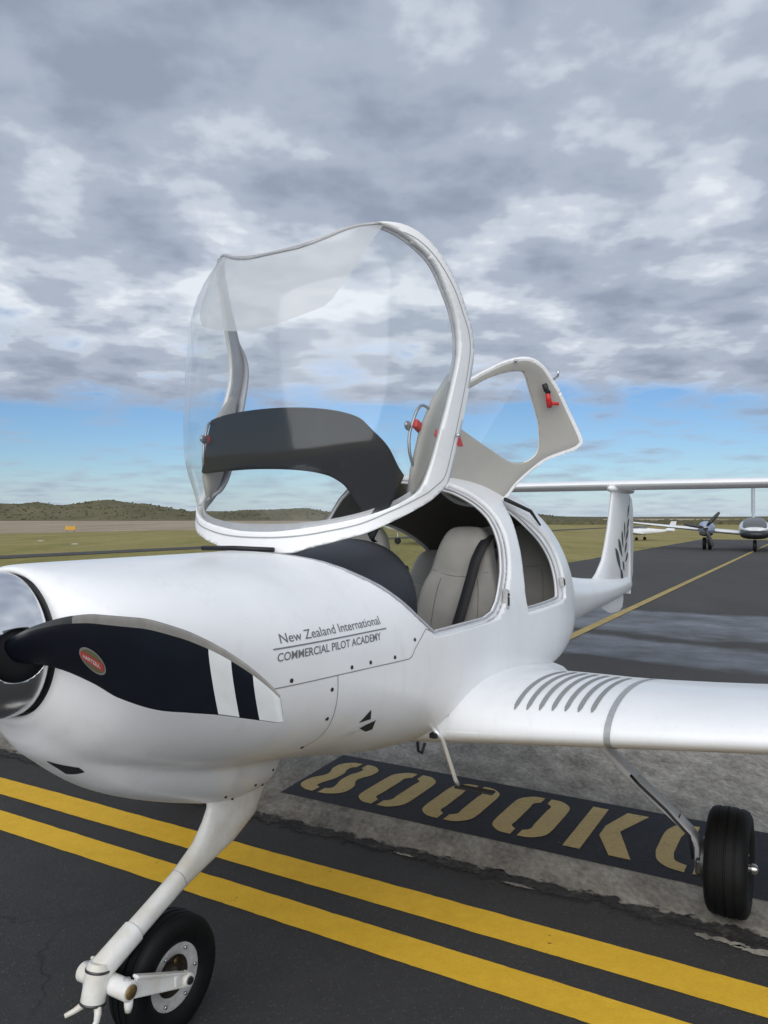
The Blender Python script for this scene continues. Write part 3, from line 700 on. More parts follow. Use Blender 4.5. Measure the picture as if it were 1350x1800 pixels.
# twin flush ducts on the flank
def duct_part(name, pts, m, d):
    vs = [on_body(x, z, q) for (x, z), q in zip(pts, d)]
    return mesh_obj(name, vs, [tuple(range(len(vs)))], m, fus, smooth=False)
duct_part('duct_mouth', [(.338,.930),(.371,.968),(.390,.932)], 'duct_dark', [.002]*3)
duct_part('duct_mouth', [(.362,.906),(.420,.926),(.436,.886),(.412,.882)], 'duct_dark', [.002]*4)
duct_part('duct_ramp', [(.272,.896),(.36,.903),(.412,.880),(.440,.876),(.36,.879)], 'paint', [.001, .004, .006, .003, .001])
ribbon([(.272,.8965),(.34,.918),(.425,.931)], .007, 'duct_divider', 'paint', fus, .006)
# small slot in the chin
v_, f_ = cut(*body_grid(list(np.linspace(-.46, -.30, 70)), -.0015, 420), lambda v: np.maximum.reduce([np.abs(v[:, 1] - .075) - .030, -.425 + .9*(v[:, 1]-.075) - v[:, 0], v[:, 0] + .385 - .2*(v[:, 1]-.075), v[:, 2] - 1.02]))
mesh_obj('chin_inlet', to_local(v_), f_, 'duct_dark', fus)
for x, z in ((.20,.665),(.27,.70),(.34,.665),(.36,.72),(.12,.70)):
    sc_ = section(x, -.001); k = min((i for i in range(len(sc_)) if sc_[i][1] > 0 and sc_[i][2] < .8), key=lambda i: abs(sc_[i][2]-z))
    bm = bmesh.new(); bmesh.ops.create_uvsphere(bm, u_segments=10, v_segments=6, radius=.005); o = bm_obj('rivet', bm, 'fastener', fus); o.location = V(*sc_[k])
# latch plates on the two pillars
def latch(x, z, sx, sz, tilt):
    c = on_body(x, z, -.006); n = (on_body(x, z, .05) - on_body(x, z, 0)).normalized(); a = Vector((math.sin(tilt), 0, math.cos(tilt))); a = (a - n*a.dot(n)).normalized(); b = a.cross(n)
    M = Matrix((b, a, n)).transposed()
    bm = bmesh.new(); box(bm, c, sx, sz, .02, M, .004); o = bm_obj('latch_plate', bm, 'rim_paint', fus, smooth=False)
    bm = bmesh.new(); box(bm, c + n*.011 + a*sz*-.12, sx*.35, sz*.45, .01, M, .003); box(bm, c + n*.011 + a*sz*.22, sx*.28, sx*.4, .01, M, .002); bm_obj('latch_slot', bm, 'black_trim', fus, smooth=False)
latch(1.402, 1.225, .030, .085, .30); latch(2.255, 1.235, .028, .05, .0)

# ---- canopy, hinged at the front and tilted up
HX, HZ, PHI = .412, 1.501, R(69.6)
CG, CT = body_grid(list(np.arange(.33, 1.66, .0125)), 0., 200, False)
def rel(vs): v = np.array(vs); return np.stack([v[:, 0]-HX, -v[:, 1], v[:, 2]-HZ], 1)
def VC(x, l, z): return Vector((x-HX, -l, z-HZ))
in_c = lambda v: sdf(Pc, v[:, 0], v[:, 2]); in_g = lambda v: sdf(Pg, v[:, 0], v[:, 2])
v_, f_ = cut(CG, CT, in_c, lambda v: -in_g(v))
canopy = mesh_obj('canopy_frame', rel(v_), f_, 'paint', plane, solid=.022)
canopy.location = V(HX, 0, HZ); canopy.rotation_euler = (0, -PHI, 0)
canopy['label'] = 'white frame of the forward canopy, tilted up'
CI, CIT = body_grid(list(np.arange(.33, 1.66, .0125)), .0235, 200, False)
v_, f_ = cut(CI, CIT, lambda v: in_c(v) + .004, lambda v: -in_g(v) - .006)
mesh_obj('inner_trim', rel(v_), f_, 'frame_grey', canopy, solid=.006)
CGL, CGT = body_grid(list(np.arange(.33, 1.66, .0125)), .004, 200, False)
v_, f_ = cut(CGL, CGT, lambda v: in_g(v) - .008, in_c)
def bulge(v):
    d = np.clip(-np.maximum(in_g(v), in_c(v))/.24, 0, 1); k = .070*(d*d*(3-2*d))**.8; o = v.copy()
    c = np.array([1.12, 0, 1.15]); q = v - c; q[:, 0] *= .35; q /= np.linalg.norm(q, axis=1)[:, None]
    return o + q*k[:, None]
mesh_obj('canopy_glass', rel(bulge(v_)), f_, 'canopy_glass', canopy)
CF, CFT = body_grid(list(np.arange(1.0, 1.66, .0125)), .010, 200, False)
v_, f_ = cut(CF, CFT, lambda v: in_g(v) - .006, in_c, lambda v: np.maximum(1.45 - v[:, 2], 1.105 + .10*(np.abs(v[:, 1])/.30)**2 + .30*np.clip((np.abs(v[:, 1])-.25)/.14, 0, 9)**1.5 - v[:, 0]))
mesh_obj('roof_film', rel(bulge(v_)), f_, 'milky_film', canopy)  # milky translucent film across the aft roof of the canopy glass
for q0, q1 in ((-.030, -.034),):
    CS, CST = body_grid(list(np.arange(.33, 1.66, .0125)), -.0012, 200, False)
    v_, f_ = cut(CS, CST, lambda v: in_c(v) - q0, lambda v: q1 - in_c(v), lambda v: -in_g(v))
    mesh_obj('frame_groove', rel(v_), f_, 'band_tape', canopy)
v_, f_ = cut(CGL, CGT, in_c, lambda v: -in_c(v) - .007, lambda v: 1.60 - v[:, 2], lambda v: 1.2 - v[:, 0])
mesh_obj('edge_seal', rel(v_), f_, 'frame_grey', canopy, solid=.006)
# glare shield that lifts with the canopy
gx = np.arange(.40, 1.05, .01); gl2 = np.arange(-.56, .561, .01)
GV = np.array([(x, l, 1.40 - .3*l*l) for x in gx for l in gl2]); nl_ = len(gl2)
GF = [(i*nl_+j, (i+1)*nl_+j, (i+1)*nl_+j+1, i*nl_+j+1) for i in range(len(gx)-1) for j in range(nl_-1)]
aft_s = ([-.6,-.45,-.25,0,.16,.27,.33,.40,.46,.53,.6],[.99,1.0,.992,.975,.955,.924,.877,.814,.726,.652,.60]); fwd_s = ([-.6,-.40,-.13,.08,.18,.256,.313,.364,.40,.6],[.76,.742,.729,.714,.697,.662,.605,.538,.46,.40])
fa = lambda v: np.array([x - pchip(*aft_s, l) for x, l, z in v]); ffw = lambda v: np.array([pchip(*fwd_s, l) - x for x, l, z in v])
fin = lambda v: np.array([abs(l) - bodyl(x, z) + .022 for x, l, z in v])
v_, f_ = cut(GV, tri(GF), fa, ffw, fin)
mesh_obj('glare_shield', rel(v_), f_, 'glareshield', canopy, solid=.016)
# vent-window ring, knob and latch handles on the near rail
for s, lab in ((1, None), (-1, None)):
    pts = [(.941,.538,1.219),(.948,.534,1.233),(.973,.523,1.295),(.978,.509,1.347),(.952,.499,1.367),(.896,.491,1.372),(.844,.486,1.369),(.788,.488,1.346),(.749,.496,1.314),(.732,.505,1.284)]
    pts = [(a, s*b, c) for a, b, c in pts]
    bm = bmesh.new(); tube(bm, [VC(*p) for p in smooth_poly(pts, 5, False)], .0055, 8); bm_obj('vent_ring', bm, 'wire', canopy)
    bm = bmesh.new(); bmesh.ops.create_uvsphere(bm, u_segments=14, v_segments=10, radius=.017); o = bm_obj('vent_knob', bm, 'wire', canopy); o.location = VC(.88, s*.483, 1.386); o.scale = (1, .6, 1.2)
    bm = bmesh.new(); box(bm, VC(.897, s*.500, 1.322), .034, .022, .100, bevel=.007); box(bm, VC(.905, s*.522, 1.270), .030, .03, .02, bevel=.004); bm_obj('latch_handle', bm, 'red_plastic', canopy, smooth=False)
    bm = bmesh.new(); add_verts_faces(bm, [VC(.905, s*.572, 1.158), VC(.955, s*.572, 1.158), VC(.925, s*.572, 1.105), VC(.905, s*.552, 1.158), VC(.955, s*.552, 1.158), VC(.925, s*.552, 1.105)], [(0,1,2),(5,4,3),(0,3,4,1),(1,4,5,2),(2,5,3,0)])
    bmesh.ops.recalc_face_normals(bm, faces=bm.faces[:]); bm_obj('latch_pin', bm, 'red_plastic', canopy, smooth=False)
    bm = bmesh.new(); tube(bm, [VC(.93, s*.578, 1.19), VC(.93, s*.592, 1.19)], .007, 10); bm_obj('bolt', bm, 'steel', canopy)
# padded side panel of the canopy rail and hinge arms
for s in (-1, 1):
    bm = bmesh.new(); rg = []
    for x, z, hw, hh in ((.66,1.275,.012,.01),(.74,1.262,.02,.05),(.90,1.25,.022,.075),(1.02,1.24,.02,.06),(1.16,1.225,.012,.018)):
        rg.append(ring(VC(x, s*(bodyl(x, z)-.040), z+hh*.2), Vector((0, 1, 0)), Vector((0, 0, 1)), hw, hh, 18, 2.6))
    loft(bm, rg); bm_obj('rail_pad', bm, 'door_liner', canopy)
bm = bmesh.new(); tube(bm, [V(.40, -.22, 1.462), V(.385, -.06, 1.466), V(.41, .10, 1.462)], .009, 10); bm_obj('hinge_rod', bm, 'black_trim', plane)
# grey trim shelf inside the lower rail and up the arch
for s in (-1, 1):
    vs = []; P = smooth_poly([(.60,1.315),(.66,1.262),(.72,1.212),(.79,1.180),(.90,1.170),(1.10,1.170),(1.28,1.172),(1.37,1.20),(1.425,1.27),(1.49,1.37),(1.535,1.46),(1.556,1.54)], 4, False)
    for i, (x, z) in enumerate(P):
        t = i/(len(P)-1); dp = .065*min(1, t*6)*(1 - .8*min(1, max(0, (t-.42)/.3))); l = bodyl(x, z) - .02
        vs += [VC(x, s*l, z), VC(x - .02*max(0, (t-.6)/.4), s*(l-dp), z + .018)]
    mesh_obj('rail_shelf', vs, [(2*i, 2*i+1, 2*i+3, 2*i+2) for i in range(len(P)-1)], 'frame_grey', canopy, solid=.014, offset=0.)

# ---- rear passenger door, swung up
P0 = Vector((1.84,.36,1.69)); Dn = Vector((-.723,.622,-.301)); Du = Vector((.653,.758,0)); Dv = Vector((-.228,.196,.954))
Do = smooth_poly([(0.05,-0.031),(0.105,0.039),(0.184,0.118),(0.249,0.171),(0.358,0.224),(0.388,0.25),(0.399,0.284),(0.36,.36),(0.31,0.442),(0.265,0.516),(0.229,0.562),(0.174,0.626),(0.118,0.660),(0.059,0.667),(-0.023,0.646),(-0.102,0.606),(-0.181,0.561),(-0.272,0.506),(-0.349,0.44),(-0.397,0.353),(-0.417,0.258),(-0.405,0.167),(-0.357,0.073),(-0.21,-0.05),(-.05,-.07)], 4)
Dh = smooth_poly([(-0.273,0.361),(-0.235,0.33),(-0.136,0.266),(-0.026,0.198),(0.05,0.155),(0.095,0.146),(0.14,0.154),(0.183,0.187),(0.199,0.238),(0.186,0.339),(0.156,0.421),(0.109,0.526),(0.086,0.575),(0.058,0.602),(-0.017,0.593),(-0.098,0.564),(-0.185,0.516),(-0.255,0.472),(-0.286,0.415)], 4)
def door_pt(u, v, d=0.):
    b = -.055 + .55*((u+.01)**2) + .35*((v-.30)**2)            # bulges outwards, away from the cabin side
    p = P0 + Du*u + Dv*v + Dn*(b + d); return V(p.x, p.y, p.z)
us = np.arange(-.45, .43, .011); vs2 = np.arange(-.10, .70, .011); nv_ = len(vs2)
DV_ = np.array([(u, v, 0.) for u in us for v in vs2]); DF = [(i*nv_+j, i*nv_+j+1, (i+1)*nv_+j+1, (i+1)*nv_+j) for i in range(len(us)-1) for j in range(nv_-1)]
do = lambda v: sdf(Do, v[:, 0], v[:, 1]); dh = lambda v: sdf(Dh, v[:, 0], v[:, 1])
v_, f_ = cut(DV_, tri(DF), lambda v: do(v), lambda v: -dh(v))
door = mesh_obj('passenger_door', [door_pt(u, v, -.012) for u, v, _ in v_], f_, 'paint', plane, solid=.022, offset=-1.)
door['label'] = 'raised rear door, its grey lined inner side showing'
v_, f_ = cut(DV_, tri(DF), lambda v: do(v) + .016, lambda v: -dh(v) - .004)
mesh_obj('door_lining', [door_pt(u, v, .004 + .012*math.sin(min(1, max(0, -float(s)/.05))*math.pi/2)) for (u, v, _), s in zip(v_, do(v_))], f_, 'door_liner', door, solid=.03, offset=1.)
v_, f_ = cut(DV_, tri(DF), lambda v: dh(v) - .006)
mesh_obj('door_window', [door_pt(u, v, -.018) for u, v, _ in v_], f_, 'window_glass', door)
v_, f_ = cut(DV_, tri(DF), lambda v: dh(v) - .010, lambda v: -dh(v) - .001)
mesh_obj('window_trim', [door_pt(u, v, .012) for u, v, _ in v_], f_, 'band_tape', door, solid=.02, offset=1.)
bm = bmesh.new(); tube(bm, [door_pt(.165, .548, .05), door_pt(.178, .518, .055), door_pt(.192, .505, .055)], [.013, .013, .011], 10); bm_obj('door_lock', bm, 'black_trim', door)
bm = bmesh.new(); tube(bm, [door_pt(.186, .506, .055), door_pt(.195, .470, .058), door_pt(.205, .440, .055)], [.012, .014, .013], 10); tube(bm, [door_pt(.200, .460, .05), door_pt(.246, .456, .05)], .008, 10); bm_obj('door_handle', bm, 'red_plastic', door)
bm = bmesh.new(); tube(bm, [door_pt(.225, .565, -.01), door_pt(.238, .585, 0), door_pt(.235, .61, 0)], .006, 8); bm_obj('latch_pin', bm, 'steel', door)
bm = bmesh.new(); tube(bm, [door_pt(.02, .648, .0), door_pt(.02, .648, .03)], .006, 8); bm_obj('latch_pin', bm, 'steel', door)
bm = bmesh.new(); tube(bm, [on_body(1.775, 1.648, .02), on_body(1.98, 1.588, .03), on_body(2.08, 1.53, .01)], [.010, .009, .005], 10); bm_obj('door_strut', bm, 'black_trim', door)

# ---- spinner and propeller
SZ = 1.262
bm = bmesh.new()
sp_prof = [(-.535,.175),(-.545,.1765),(-.56,.176),(-.60,.170),(-.65,.156),(-.70,.135),(-.75,.107),(-.80,.073),(-.835,.043),(-.855,.018),(-.862,.002)]
spx = np.array([p[0] for p in sp_prof][::-1]); spr = np.array([p[1] for p in sp_prof][::-1])
def sp_r(x): return pchip(list(spx), list(spr), x)
xs3 = list(np.linspace(-.861, -.535, 60)); n3 = 120; rows = []
for x in xs3:
    th = np.linspace(0, 2*np.pi, n3, endpoint=False); r = sp_r(x); rows.append(np.stack([np.full(n3, x), r*np.sin(th), SZ + r*np.cos(th)], 1))
sv = np.concatenate(rows); sf = [(i*n3+j, (i+1)*n3+j, (i+1)*n3+(j+1) % n3, i*n3+(j+1) % n3) for i in range(59) for j in range(n3)]
hole = lambda v: .062 - np.where(np.abs(v[:, 1]) > .02, np.hypot((v[:, 0]+.605)*1.0, (v[:, 2]-SZ+.004)), 1.)
v_, f_ = cut(sv, tri(sf), hole)
spin = mesh_obj('spinner', to_local(v_), f_, 'spinner_metal', plane, solid=.003)
bm = bmesh.new(); lathe(bm, [(-.80,.05),(-.70,.115),(-.60,.150),(-.54,.16)], V(0, 0, SZ), Vector((1, 0, 0)), 40); bm_obj('hub', bm, 'black_trim', spin)
for k in range(14):
    a = 2*math.pi*(k+.35)/14; x = -.549
    for xx in (-.549,):
        r = sp_r(xx); c = V(xx, r*math.sin(a), SZ + r*math.cos(a)); n = V(0, math.sin(a), math.cos(a)).normalized(); u = Vector((1, 0, 0)); v = n.cross(u)
        bm = bmesh.new(); loft(bm, [ring(c - n*.002, u, v, .0058, .0058, 10), ring(c + n*.0012, u, v, .0058, .0058, 10), ring(c + n*.002, u, v, .003, .003, 10)]); bm_obj('screw', bm, 'steel', spin)
BL = ([.06,.10,.132,.20,.266,.382,.458,.574,.676,.746,.817,.868,.906,.914],
      [1.285,1.288,1.296,1.320,1.341,1.367,1.375,1.375,1.361,1.343,1.316,1.289,1.262,1.254],
      [1.236,1.236,1.238,1.240,1.235,1.212,1.190,1.180,1.188,1.194,1.197,1.199,1.201,1.204],
      [.050,.050,.048,.040,.032,.026,.022,.018,.015,.013,.0105,.009,.0075,.005])
def blade_pt(l, s, side):
    """s: 0 leading (upper) edge .. 1 trailing edge; side +1 front face, -1 back face"""
    zt, zb, th = (pchip(BL[0], BL[k], l) for k in (1, 2, 3)); z = zt + (zb - zt)*s
    pit = R(30 - 20*min(1, l/.7)) * min(1, max(0, (l-.08)/.15))
    xo = -.602 - (z - (zt*.45 + zb*.55)) * math.tan(pit)
    t = th * (af(s)*.5 if l > .16 else (math.sqrt(max(0, 1-(2*s-1)**2))*.5*(1-(l-.06)/.10*.5) + af(s)*.5*(l-.06)/.10*.5 if l < .16 else 0))
    return (xo - side*t*(1.0 if side > 0 else .45), l, z)
def af(s): return 10*(0.2969*math.sqrt(max(s, 0))-0.126*s-0.3516*s*s+0.2843*s**3-0.1036*s**4)
def make_blade(sign):
    ss = [0, .008, .02, .045, .075, .105, .15, .22, .3, .4, .5, .6, .7, .8, .88, .94, .98, 1.0]
    b0, b1, b2 = .752, .806, .856
    ls = sorted(set(list(np.linspace(.06, .914, 62)) + [b0, b1, b2, .385]))
    loop = [(s, 1) for s in ss] + [(s, -1) for s in ss[::-1][1:-1]]
    P = np.array([[blade_pt(l, s, sd) for s, sd in loop] for l in ls]); n = len(loop)
    groups = {'black': [], 'white1': [], 'black2': [], 'white2': [], 'strip': [], 'boot': []}
    for i in range(len(ls)-1):
        lm = (ls[i]+ls[i+1])/2
        for j in range(n):
            k = (j+1) % n; sm = (loop[j][0] + loop[k][0]) / 2
            if sm < .105 and lm > .385: g = 'strip'
            elif sm < .105 and lm > .1: g = 'boot'
            else: g = 'black' if lm < b0 else 'white1' if lm < b1 else 'black2' if lm < b2 else 'white2'
            groups[g].append((i*n+j, i*n+k, (i+1)*n+k, (i+1)*n+j))
    groups['white2'].append(tuple((len(ls)-1)*n + j for j in range(n)))
    pts = P.reshape(-1, 3)
    if sign < 0: pts = np.stack([pts[:, 0], -pts[:, 1], 2*SZ - pts[:, 2]], 1)
    pts = to_local(pts)
    def sub(g, name, m, par):
        ids = sorted({i for f in groups[g] for i in f}); mp = {a: b for b, a in enumerate(ids)}
        o = mesh_obj(name, [pts[i] for i in ids], [tuple(mp[i] for i in f) for f in groups[g]], m, par)
        bm = bmesh.new(); bm.from_mesh(o.data); bmesh.ops.recalc_face_normals(bm, faces=bm.faces[:]); bm.to_mesh(o.data); bm.free(); return o
    b = sub('black', 'propeller_blade', 'blade_black', plane)
    sub('white1', 'tip_band', 'blade_white', b); sub('black2', 'tip_band', 'blade_black', b); sub('white2', 'tip_band', 'blade_white', b)
    sub('strip', 'leading_edge_strip', 'blade_grey', b); sub('boot', 'leading_edge_boot', 'blade_boot', b)
    return b
blade = make_blade(1); make_blade(-1)
# oval maker's badge on the blade
def badge_pt(u, v, d):
    l = .417 + u*.93 ; z = 1.270 + v; zt, zb = pchip(BL[0], BL[1], l), pchip(BL[0], BL[2], l); s = (z-zt)/(zb-zt)
    x, l_, z_ = blade_pt(l, s, 1); return V(x - d, l_, z_)
def badge_rot(a, b): c, s = math.cos(-.38), math.sin(-.38); return (a*c - b*s, a*s + b*c)
def oval(ra, rb, d, m, name, lim=None, n=40):
    P = [(ra*math.cos(2*math.pi*k/n), rb*math.sin(2*math.pi*k/n)) for k in range(n)]
    if lim: P = [(a, min(max(b, lim[0]), lim[1])) for a, b in P]
    vs = [badge_pt(*badge_rot(a, b), d) for a, b in P] + [badge_pt(0, 0, d)]
    return mesh_obj(name, vs, [(n, k, (k+1) % n) for k in range(n)], m, blade)
oval(.041, .0285, .0012, 'badge_silver', 'badge_rim'); oval(.036, .024, .0020, 'badge_olive', 'badge_field'); oval(.036, .024, .0028, 'badge_red', 'badge_stripe', (-.0105, .0115))
co, fs = text_on_body('HARTZELL', -.026, .026, -.0045, .0095, None, 0, .01)
mesh_obj('badge_lettering', [badge_pt(*badge_rot(a, b), .0036) for a, b in co], fs, 'blade_white', blade, smooth=False)

# ---- wings
WT = [(.3,.175,.095,.92,2.42),(.55,.165,.09,.925,2.40),(.8,.148,.085,.93,2.34),(1.1,.120,.08,.935,2.26),(1.6,.098,.075,.945,2.20),(3,.094,.07,.98,2.12),(4.8,.075,.055,1.05,1.98),(5.6,.055,.04,1.12,1.88),(5.85,.035,.025,1.22,1.84),(5.95,.012,.01,1.34,1.80)]
WC = list(zip(*WT))
def wpar(l): return [pchip(WC[0], WC[i], l) for i in range(1, 5)]
def wing_pt(l, s, up):
    au, al, xl, xt = wpar(l); z = .765 + .10*(l-.55) - .055*s + (au if up else -al)*af(s)
    return (xl + (xt-xl)*s, l, z)
def wing_top(x, l, d=0.):
    au, al, xl, xt = wpar(l); return wing_pt(l, (x-xl)/(xt-xl), True)[2] + d
def make_wing(sg):
    ss = [.5*(1-math.cos(math.pi*k/28)) for k in range(29)]
    ls = [.3,.36,.42,.48,.54,.6,.66,.72,.8,.9,1.0,1.1,1.2,1.35,1.5,1.75,2,2.5,3,3.5,4,4.5,4.8,5.1,5.4,5.6,5.75,5.85,5.91,5.95]
    bm = bmesh.new()
    loft(bm, [[V(p[0], sg*p[1], p[2]) for p in [wing_pt(l, s, True) for s in ss] + [wing_pt(l, s, False) for s in ss[::-1][1:-1]]] for l in ls])
    w_ = bm_obj('wing', bm, 'paint', plane, angle=50)
    w_['label'] = 'left wing' if sg > 0 else 'right wing'
    def wrib(l, wd, x0, x1, name, m, d, wrap=False, rnd_=False):
        vs = []; n = 26
        path = []
        if wrap: path = [(s, False) for s in (.16,.10,.06,.03,.012,.003)]
        au, al, xl, xt = wpar(l)
        s0, s1 = ((0., (x1-xl)/(xt-xl)) if wrap else ((x0-xl)/(xt-xl), (x1-xl)/(xt-xl)))
        path += [(s0 + (s1-s0)*(k/n)**(2 if wrap else 1), True) for k in range(n+1)]
        for i, (s, up) in enumerate(path):
            h = wd/2
            if rnd_: h *= math.sqrt(max(.08, 1 - max(0, 1 - i/1.6)**2))
            for q in (-h, h):
                p = wing_pt(l+q, s, up); vs.append(V(p[0] - (d if s < .02 else 0), sg*p[1], p[2] + (d if up else -d)))
        return mesh_obj(name, vs, [(2*i, 2*i+1, 2*i+3, 2*i+2) for i in range(len(path)-1)], m, w_)
    if sg > 0:
        for k in range(7): wrib(.767 + .0467*k, .0185, .985 + .0025*k, 1.62, 'walkway_strip', 'walkway', .0018, rnd_=True)
        # faint rub marks ahead of the strips
    wrib(1.116, .022, 0, 2.0, 'wing_band', 'band_tape', .0016, wrap=True)
    return w_
wingL = make_wing(1); make_wing(-1)
# fillet between wing and fuselage
for sg in (1, -1):
    vs = []; ss = [.0, .004, .012, .03, .06, .1, .15, .2, .28, .36, .45, .55, .65, .75, .85, .93, 1.0]; m_ = 7
    for s in ss:
        for k in range(m_):
            t = k/(m_-1); l = .52 + .13*t; x, _, z = wing_pt(l, s, True)
            up = .055*math.sin(math.pi*min(s*3, .5) if s < .1667 else math.pi/2)*(1-t)**2.4
            vs.append(V(x, sg*(l), z + up + .0005))
    mesh_obj('wing_fillet', vs, [(a*m_+k, (a+1)*m_+k, (a+1)*m_+k+1, a*m_+k+1) for a in range(len(ss)-1) for k in range(m_-1)], 'paint', plane)

# ---- tail
def make_fin():
    zt = [.84,.90,.96,1.0,1.03,1.08,1.185,1.30,1.465,1.65,1.80,1.85]
    le = [4.3,4.45,4.62,4.80,4.95,5.10,5.287,5.38,5.494,5.58,5.645,5.66]
    te = [6.22,6.24,6.26,6.27,6.275,6.28,6.28,6.28,6.28,6.28,6.28,6.28]
    bm = bmesh.new(); rings = []
    for z, a, b in zip(zt, le, te):
        th = .105*(1-.25*(z-.85)); c = 6.60 - a
        pts = []
        for k in range(15):
            s = (k/14)**1.6*(b-a)/c; pts.append((a + s*c, th*.5*af(s)*.9))
        rings.append([V(x, l, z) for x, l in pts] + [V(x, -l, z) for x, l in pts[::-1][:-1]])
    loft(bm, rings); fin_ = bm_obj('tail_fin', bm, 'paint', plane, angle=55)
    bm = bmesh.new(); rings = []
    for z, b in ((.80,6.36),(.88,6.46),(1.0,6.55),(1.2,6.57),(1.5,6.565),(1.66,6.555),(1.76,6.50),(1.80,6.40)):
        th = .036*(1-.25*(z-.85)); a = 6.292
        rings.append([V(a, th, z), V(a+(b-a)*.5, th*.6, z), V(b, .003, z), V(b, -.003, z), V(a+(b-a)*.5, -th*.6, z), V(a, -th, z)])
    loft(bm, rings); bm_obj('rudder', bm, 'paint', fin_, angle=40)
    bm = bmesh.new(); rings = []
    for z, a, b in ((.80,5.15,6.1),(.75,5.30,6.10),(.69,5.52,6.06),(.67,5.64,5.98)):
        rings.append([V(a, 0, z), V((a+b)/2, .025, z), V(b, .006, z), V(b, -.006, z), V((a+b)/2, -.025, z)])
    loft(bm, rings); bm_obj('ventral_fin', bm, 'paint', fin_, angle=40)
    # dark fern frond painted on both sides
    leaves = [((5.619,1.285),(5.833,1.068),.040),((5.733,1.37),(5.901,1.192),.036),((5.884,1.445),(5.943,1.278),.03),((5.833,1.075),(6.034,.90),.034),((5.936,1.145),(6.023,1.05),.024),((6.131,1.33),(6.023,1.225),.028),((6.222,1.452),(6.059,1.34),.028),((6.27,1.56),(6.13,1.45),.026),((6.21,1.22),(6.06,1.13),.024),((6.02,1.53),(6.02,1.37),.026),((6.26,1.70),(6.18,1.57),.024)]
    def fl(x, z):
        a = pchip(zt, le, z); c = 6.6-a; th = .105*(1-.25*(z-.85)); return th*.5*af(min(max((x-a)/c, 0), .97))*.9 + .003
    for sg in (1, -1):
        for (x0, z0), (x1, z1), wd in leaves:
            L_ = math.hypot(x1-x0, z1-z0); tx, tz = (x1-x0)/L_, (z1-z0)/L_; vs = []; n = 8
            for k in range(n+1):
                t = k/n; h = wd*math.sin(math.pi*min(1, t*1.0)**.8)+.003
                for q in (-h, h):
                    x, z = x0+(x1-x0)*t - tz*q, z0+(z1-z0)*t + tx*q; x = min(x, 6.275); vs.append(V(x, sg*fl(x, z), z))
            mesh_obj('fern_leaf', vs, [(2*i, 2*i+1, 2*i+3, 2*i+2) for i in range(n)], 'fern', fin_)
    # tailplane on top
    bm = bmesh.new(); rings = []
    for l in [-1.66,-1.62,-1.5,-1.2,-.8,-.4,0,.4,.8,1.2,1.5,1.62,1.66]:
        q = abs(l); xl = 5.62 + .07*q + (.12 if q > 1.64 else 0); xt = 6.62 - .10*q - (.1 if q > 1.64 else 0); t = (.048 if q < 1.6 else .03 if q < 1.64 else .008); pts = []
        zc = 1.885
        for k in range(19):
            s = .5*(1-math.cos(math.pi*k/18)); pts.append((xl+(xt-xl)*s, t*af(s)))
        rings.append([V(x, l, zc+h) for x, h in pts] + [V(x, l, zc-h) for x, h in pts[::-1][1:-1]])
    loft(bm, rings); bm_obj('tailplane', bm, 'paint', plane, angle=50)
    bm = bmesh.new(); loft(bm, [ring(V(x, 0, 1.845), Vector((0, 1, 0)), Vector((0, 0, 1)), hw, hh, 16) for x, hw, hh in ((5.55,.005,.005),(5.65,.045,.035),(5.9,.06,.05),(6.2,.055,.045),(6.5,.03,.025),(6.6,.005,.005))]); bm_obj('tail_fairing', bm, 'paint', plane)
make_fin()

# ---- undercarriage
def wheel(name, c, rad, wid, parent):
    ax = Vector((0, 1, 0)); h = wid/2; b = rad*.52
    prof = [(-h*.62,b),(-h*.74,b+.004),(-h*.92,rad*.64),(-h*1.0,rad*.76),(-h*.97,rad*.86),(-h*.84,rad*.945),(-h*.66,rad*.975)]
    for g in (-.42, 0, .42):
        prof += [(h*(g-.06), rad*(.995-.03*abs(g))), (h*(g-.045), rad*.968), (h*(g+.045), rad*.968), (h*(g+.06), rad*(.995-.03*abs(g)))]
    prof += [(h*.66,rad*.975),(h*.84,rad*.945),(h*.97,rad*.86),(h*1.0,rad*.76),(h*.92,rad*.64),(h*.74,b+.004),(h*.62,b)]
    bm = bmesh.new(); lathe(bm, prof, Vector((0, 0, 0)), ax, 64); w_ = bm_obj(name, bm, 'rubber', parent, angle=60); w_.location = c
    for s in (1, -1):
        bm = bmesh.new(); q = -s      # s = +1 is the aircraft's left face
        lathe(bm, [(q*h*.50,b+.006),(q*h*.72,b+.003),(q*h*.74,b-.004),(q*h*.66,b*.80),(q*h*.62,b*.68),(q*h*.58,b*.65)], Vector((0, 0, 0)), ax, 48); rim = bm_obj('rim', bm, 'rim_paint', w_, angle=35)
        bm = bmesh.new(); lathe(bm, [(q*h*.58,b*.655),(q*h*.10,b*.62),(q*h*.04,b*.34),(q*h*.30,b*.30),(q*h*.55,b*.26),(q*h*.60,b*.20),(q*h*.60,.001)], Vector((0, 0, 0)), ax, 48); bm_obj('rim_recess', bm, 'rim_brown', w_, angle=35)
        for k in range(6):
            a = 2*math.pi*k/6; p = Vector((math.cos(a)*b*.87, q*h*.71, math.sin(a)*b*.87))
            bm = bmesh.new(); tube(bm, [p, p + Vector((0, q*.006, 0))], .005, 8); bm_obj('rim_bolt', bm, 'steel', w_)
        for k in range(5):
            a = 2*math.pi*(k+.3)/5; p = Vector((math.cos(a)*b*.48, q*h*.10, math.sin(a)*b*.48))
            bm = bmesh.new(); loft(bm, [ring(p, Vector((1, 0, 0)), Vector((0, 0, 1)), b*.13, b*.13, 14), ring(p + Vector((0, q*.0015, 0)), Vector((1, 0, 0)), Vector((0, 0, 1)), b*.13, b*.13, 14)]); bm_obj('rim_opening', bm, 'brass', w_)
    return w_
nw = wheel('nose_wheel', V(.0, 0, .1725), .181, .120, plane)
legr = []
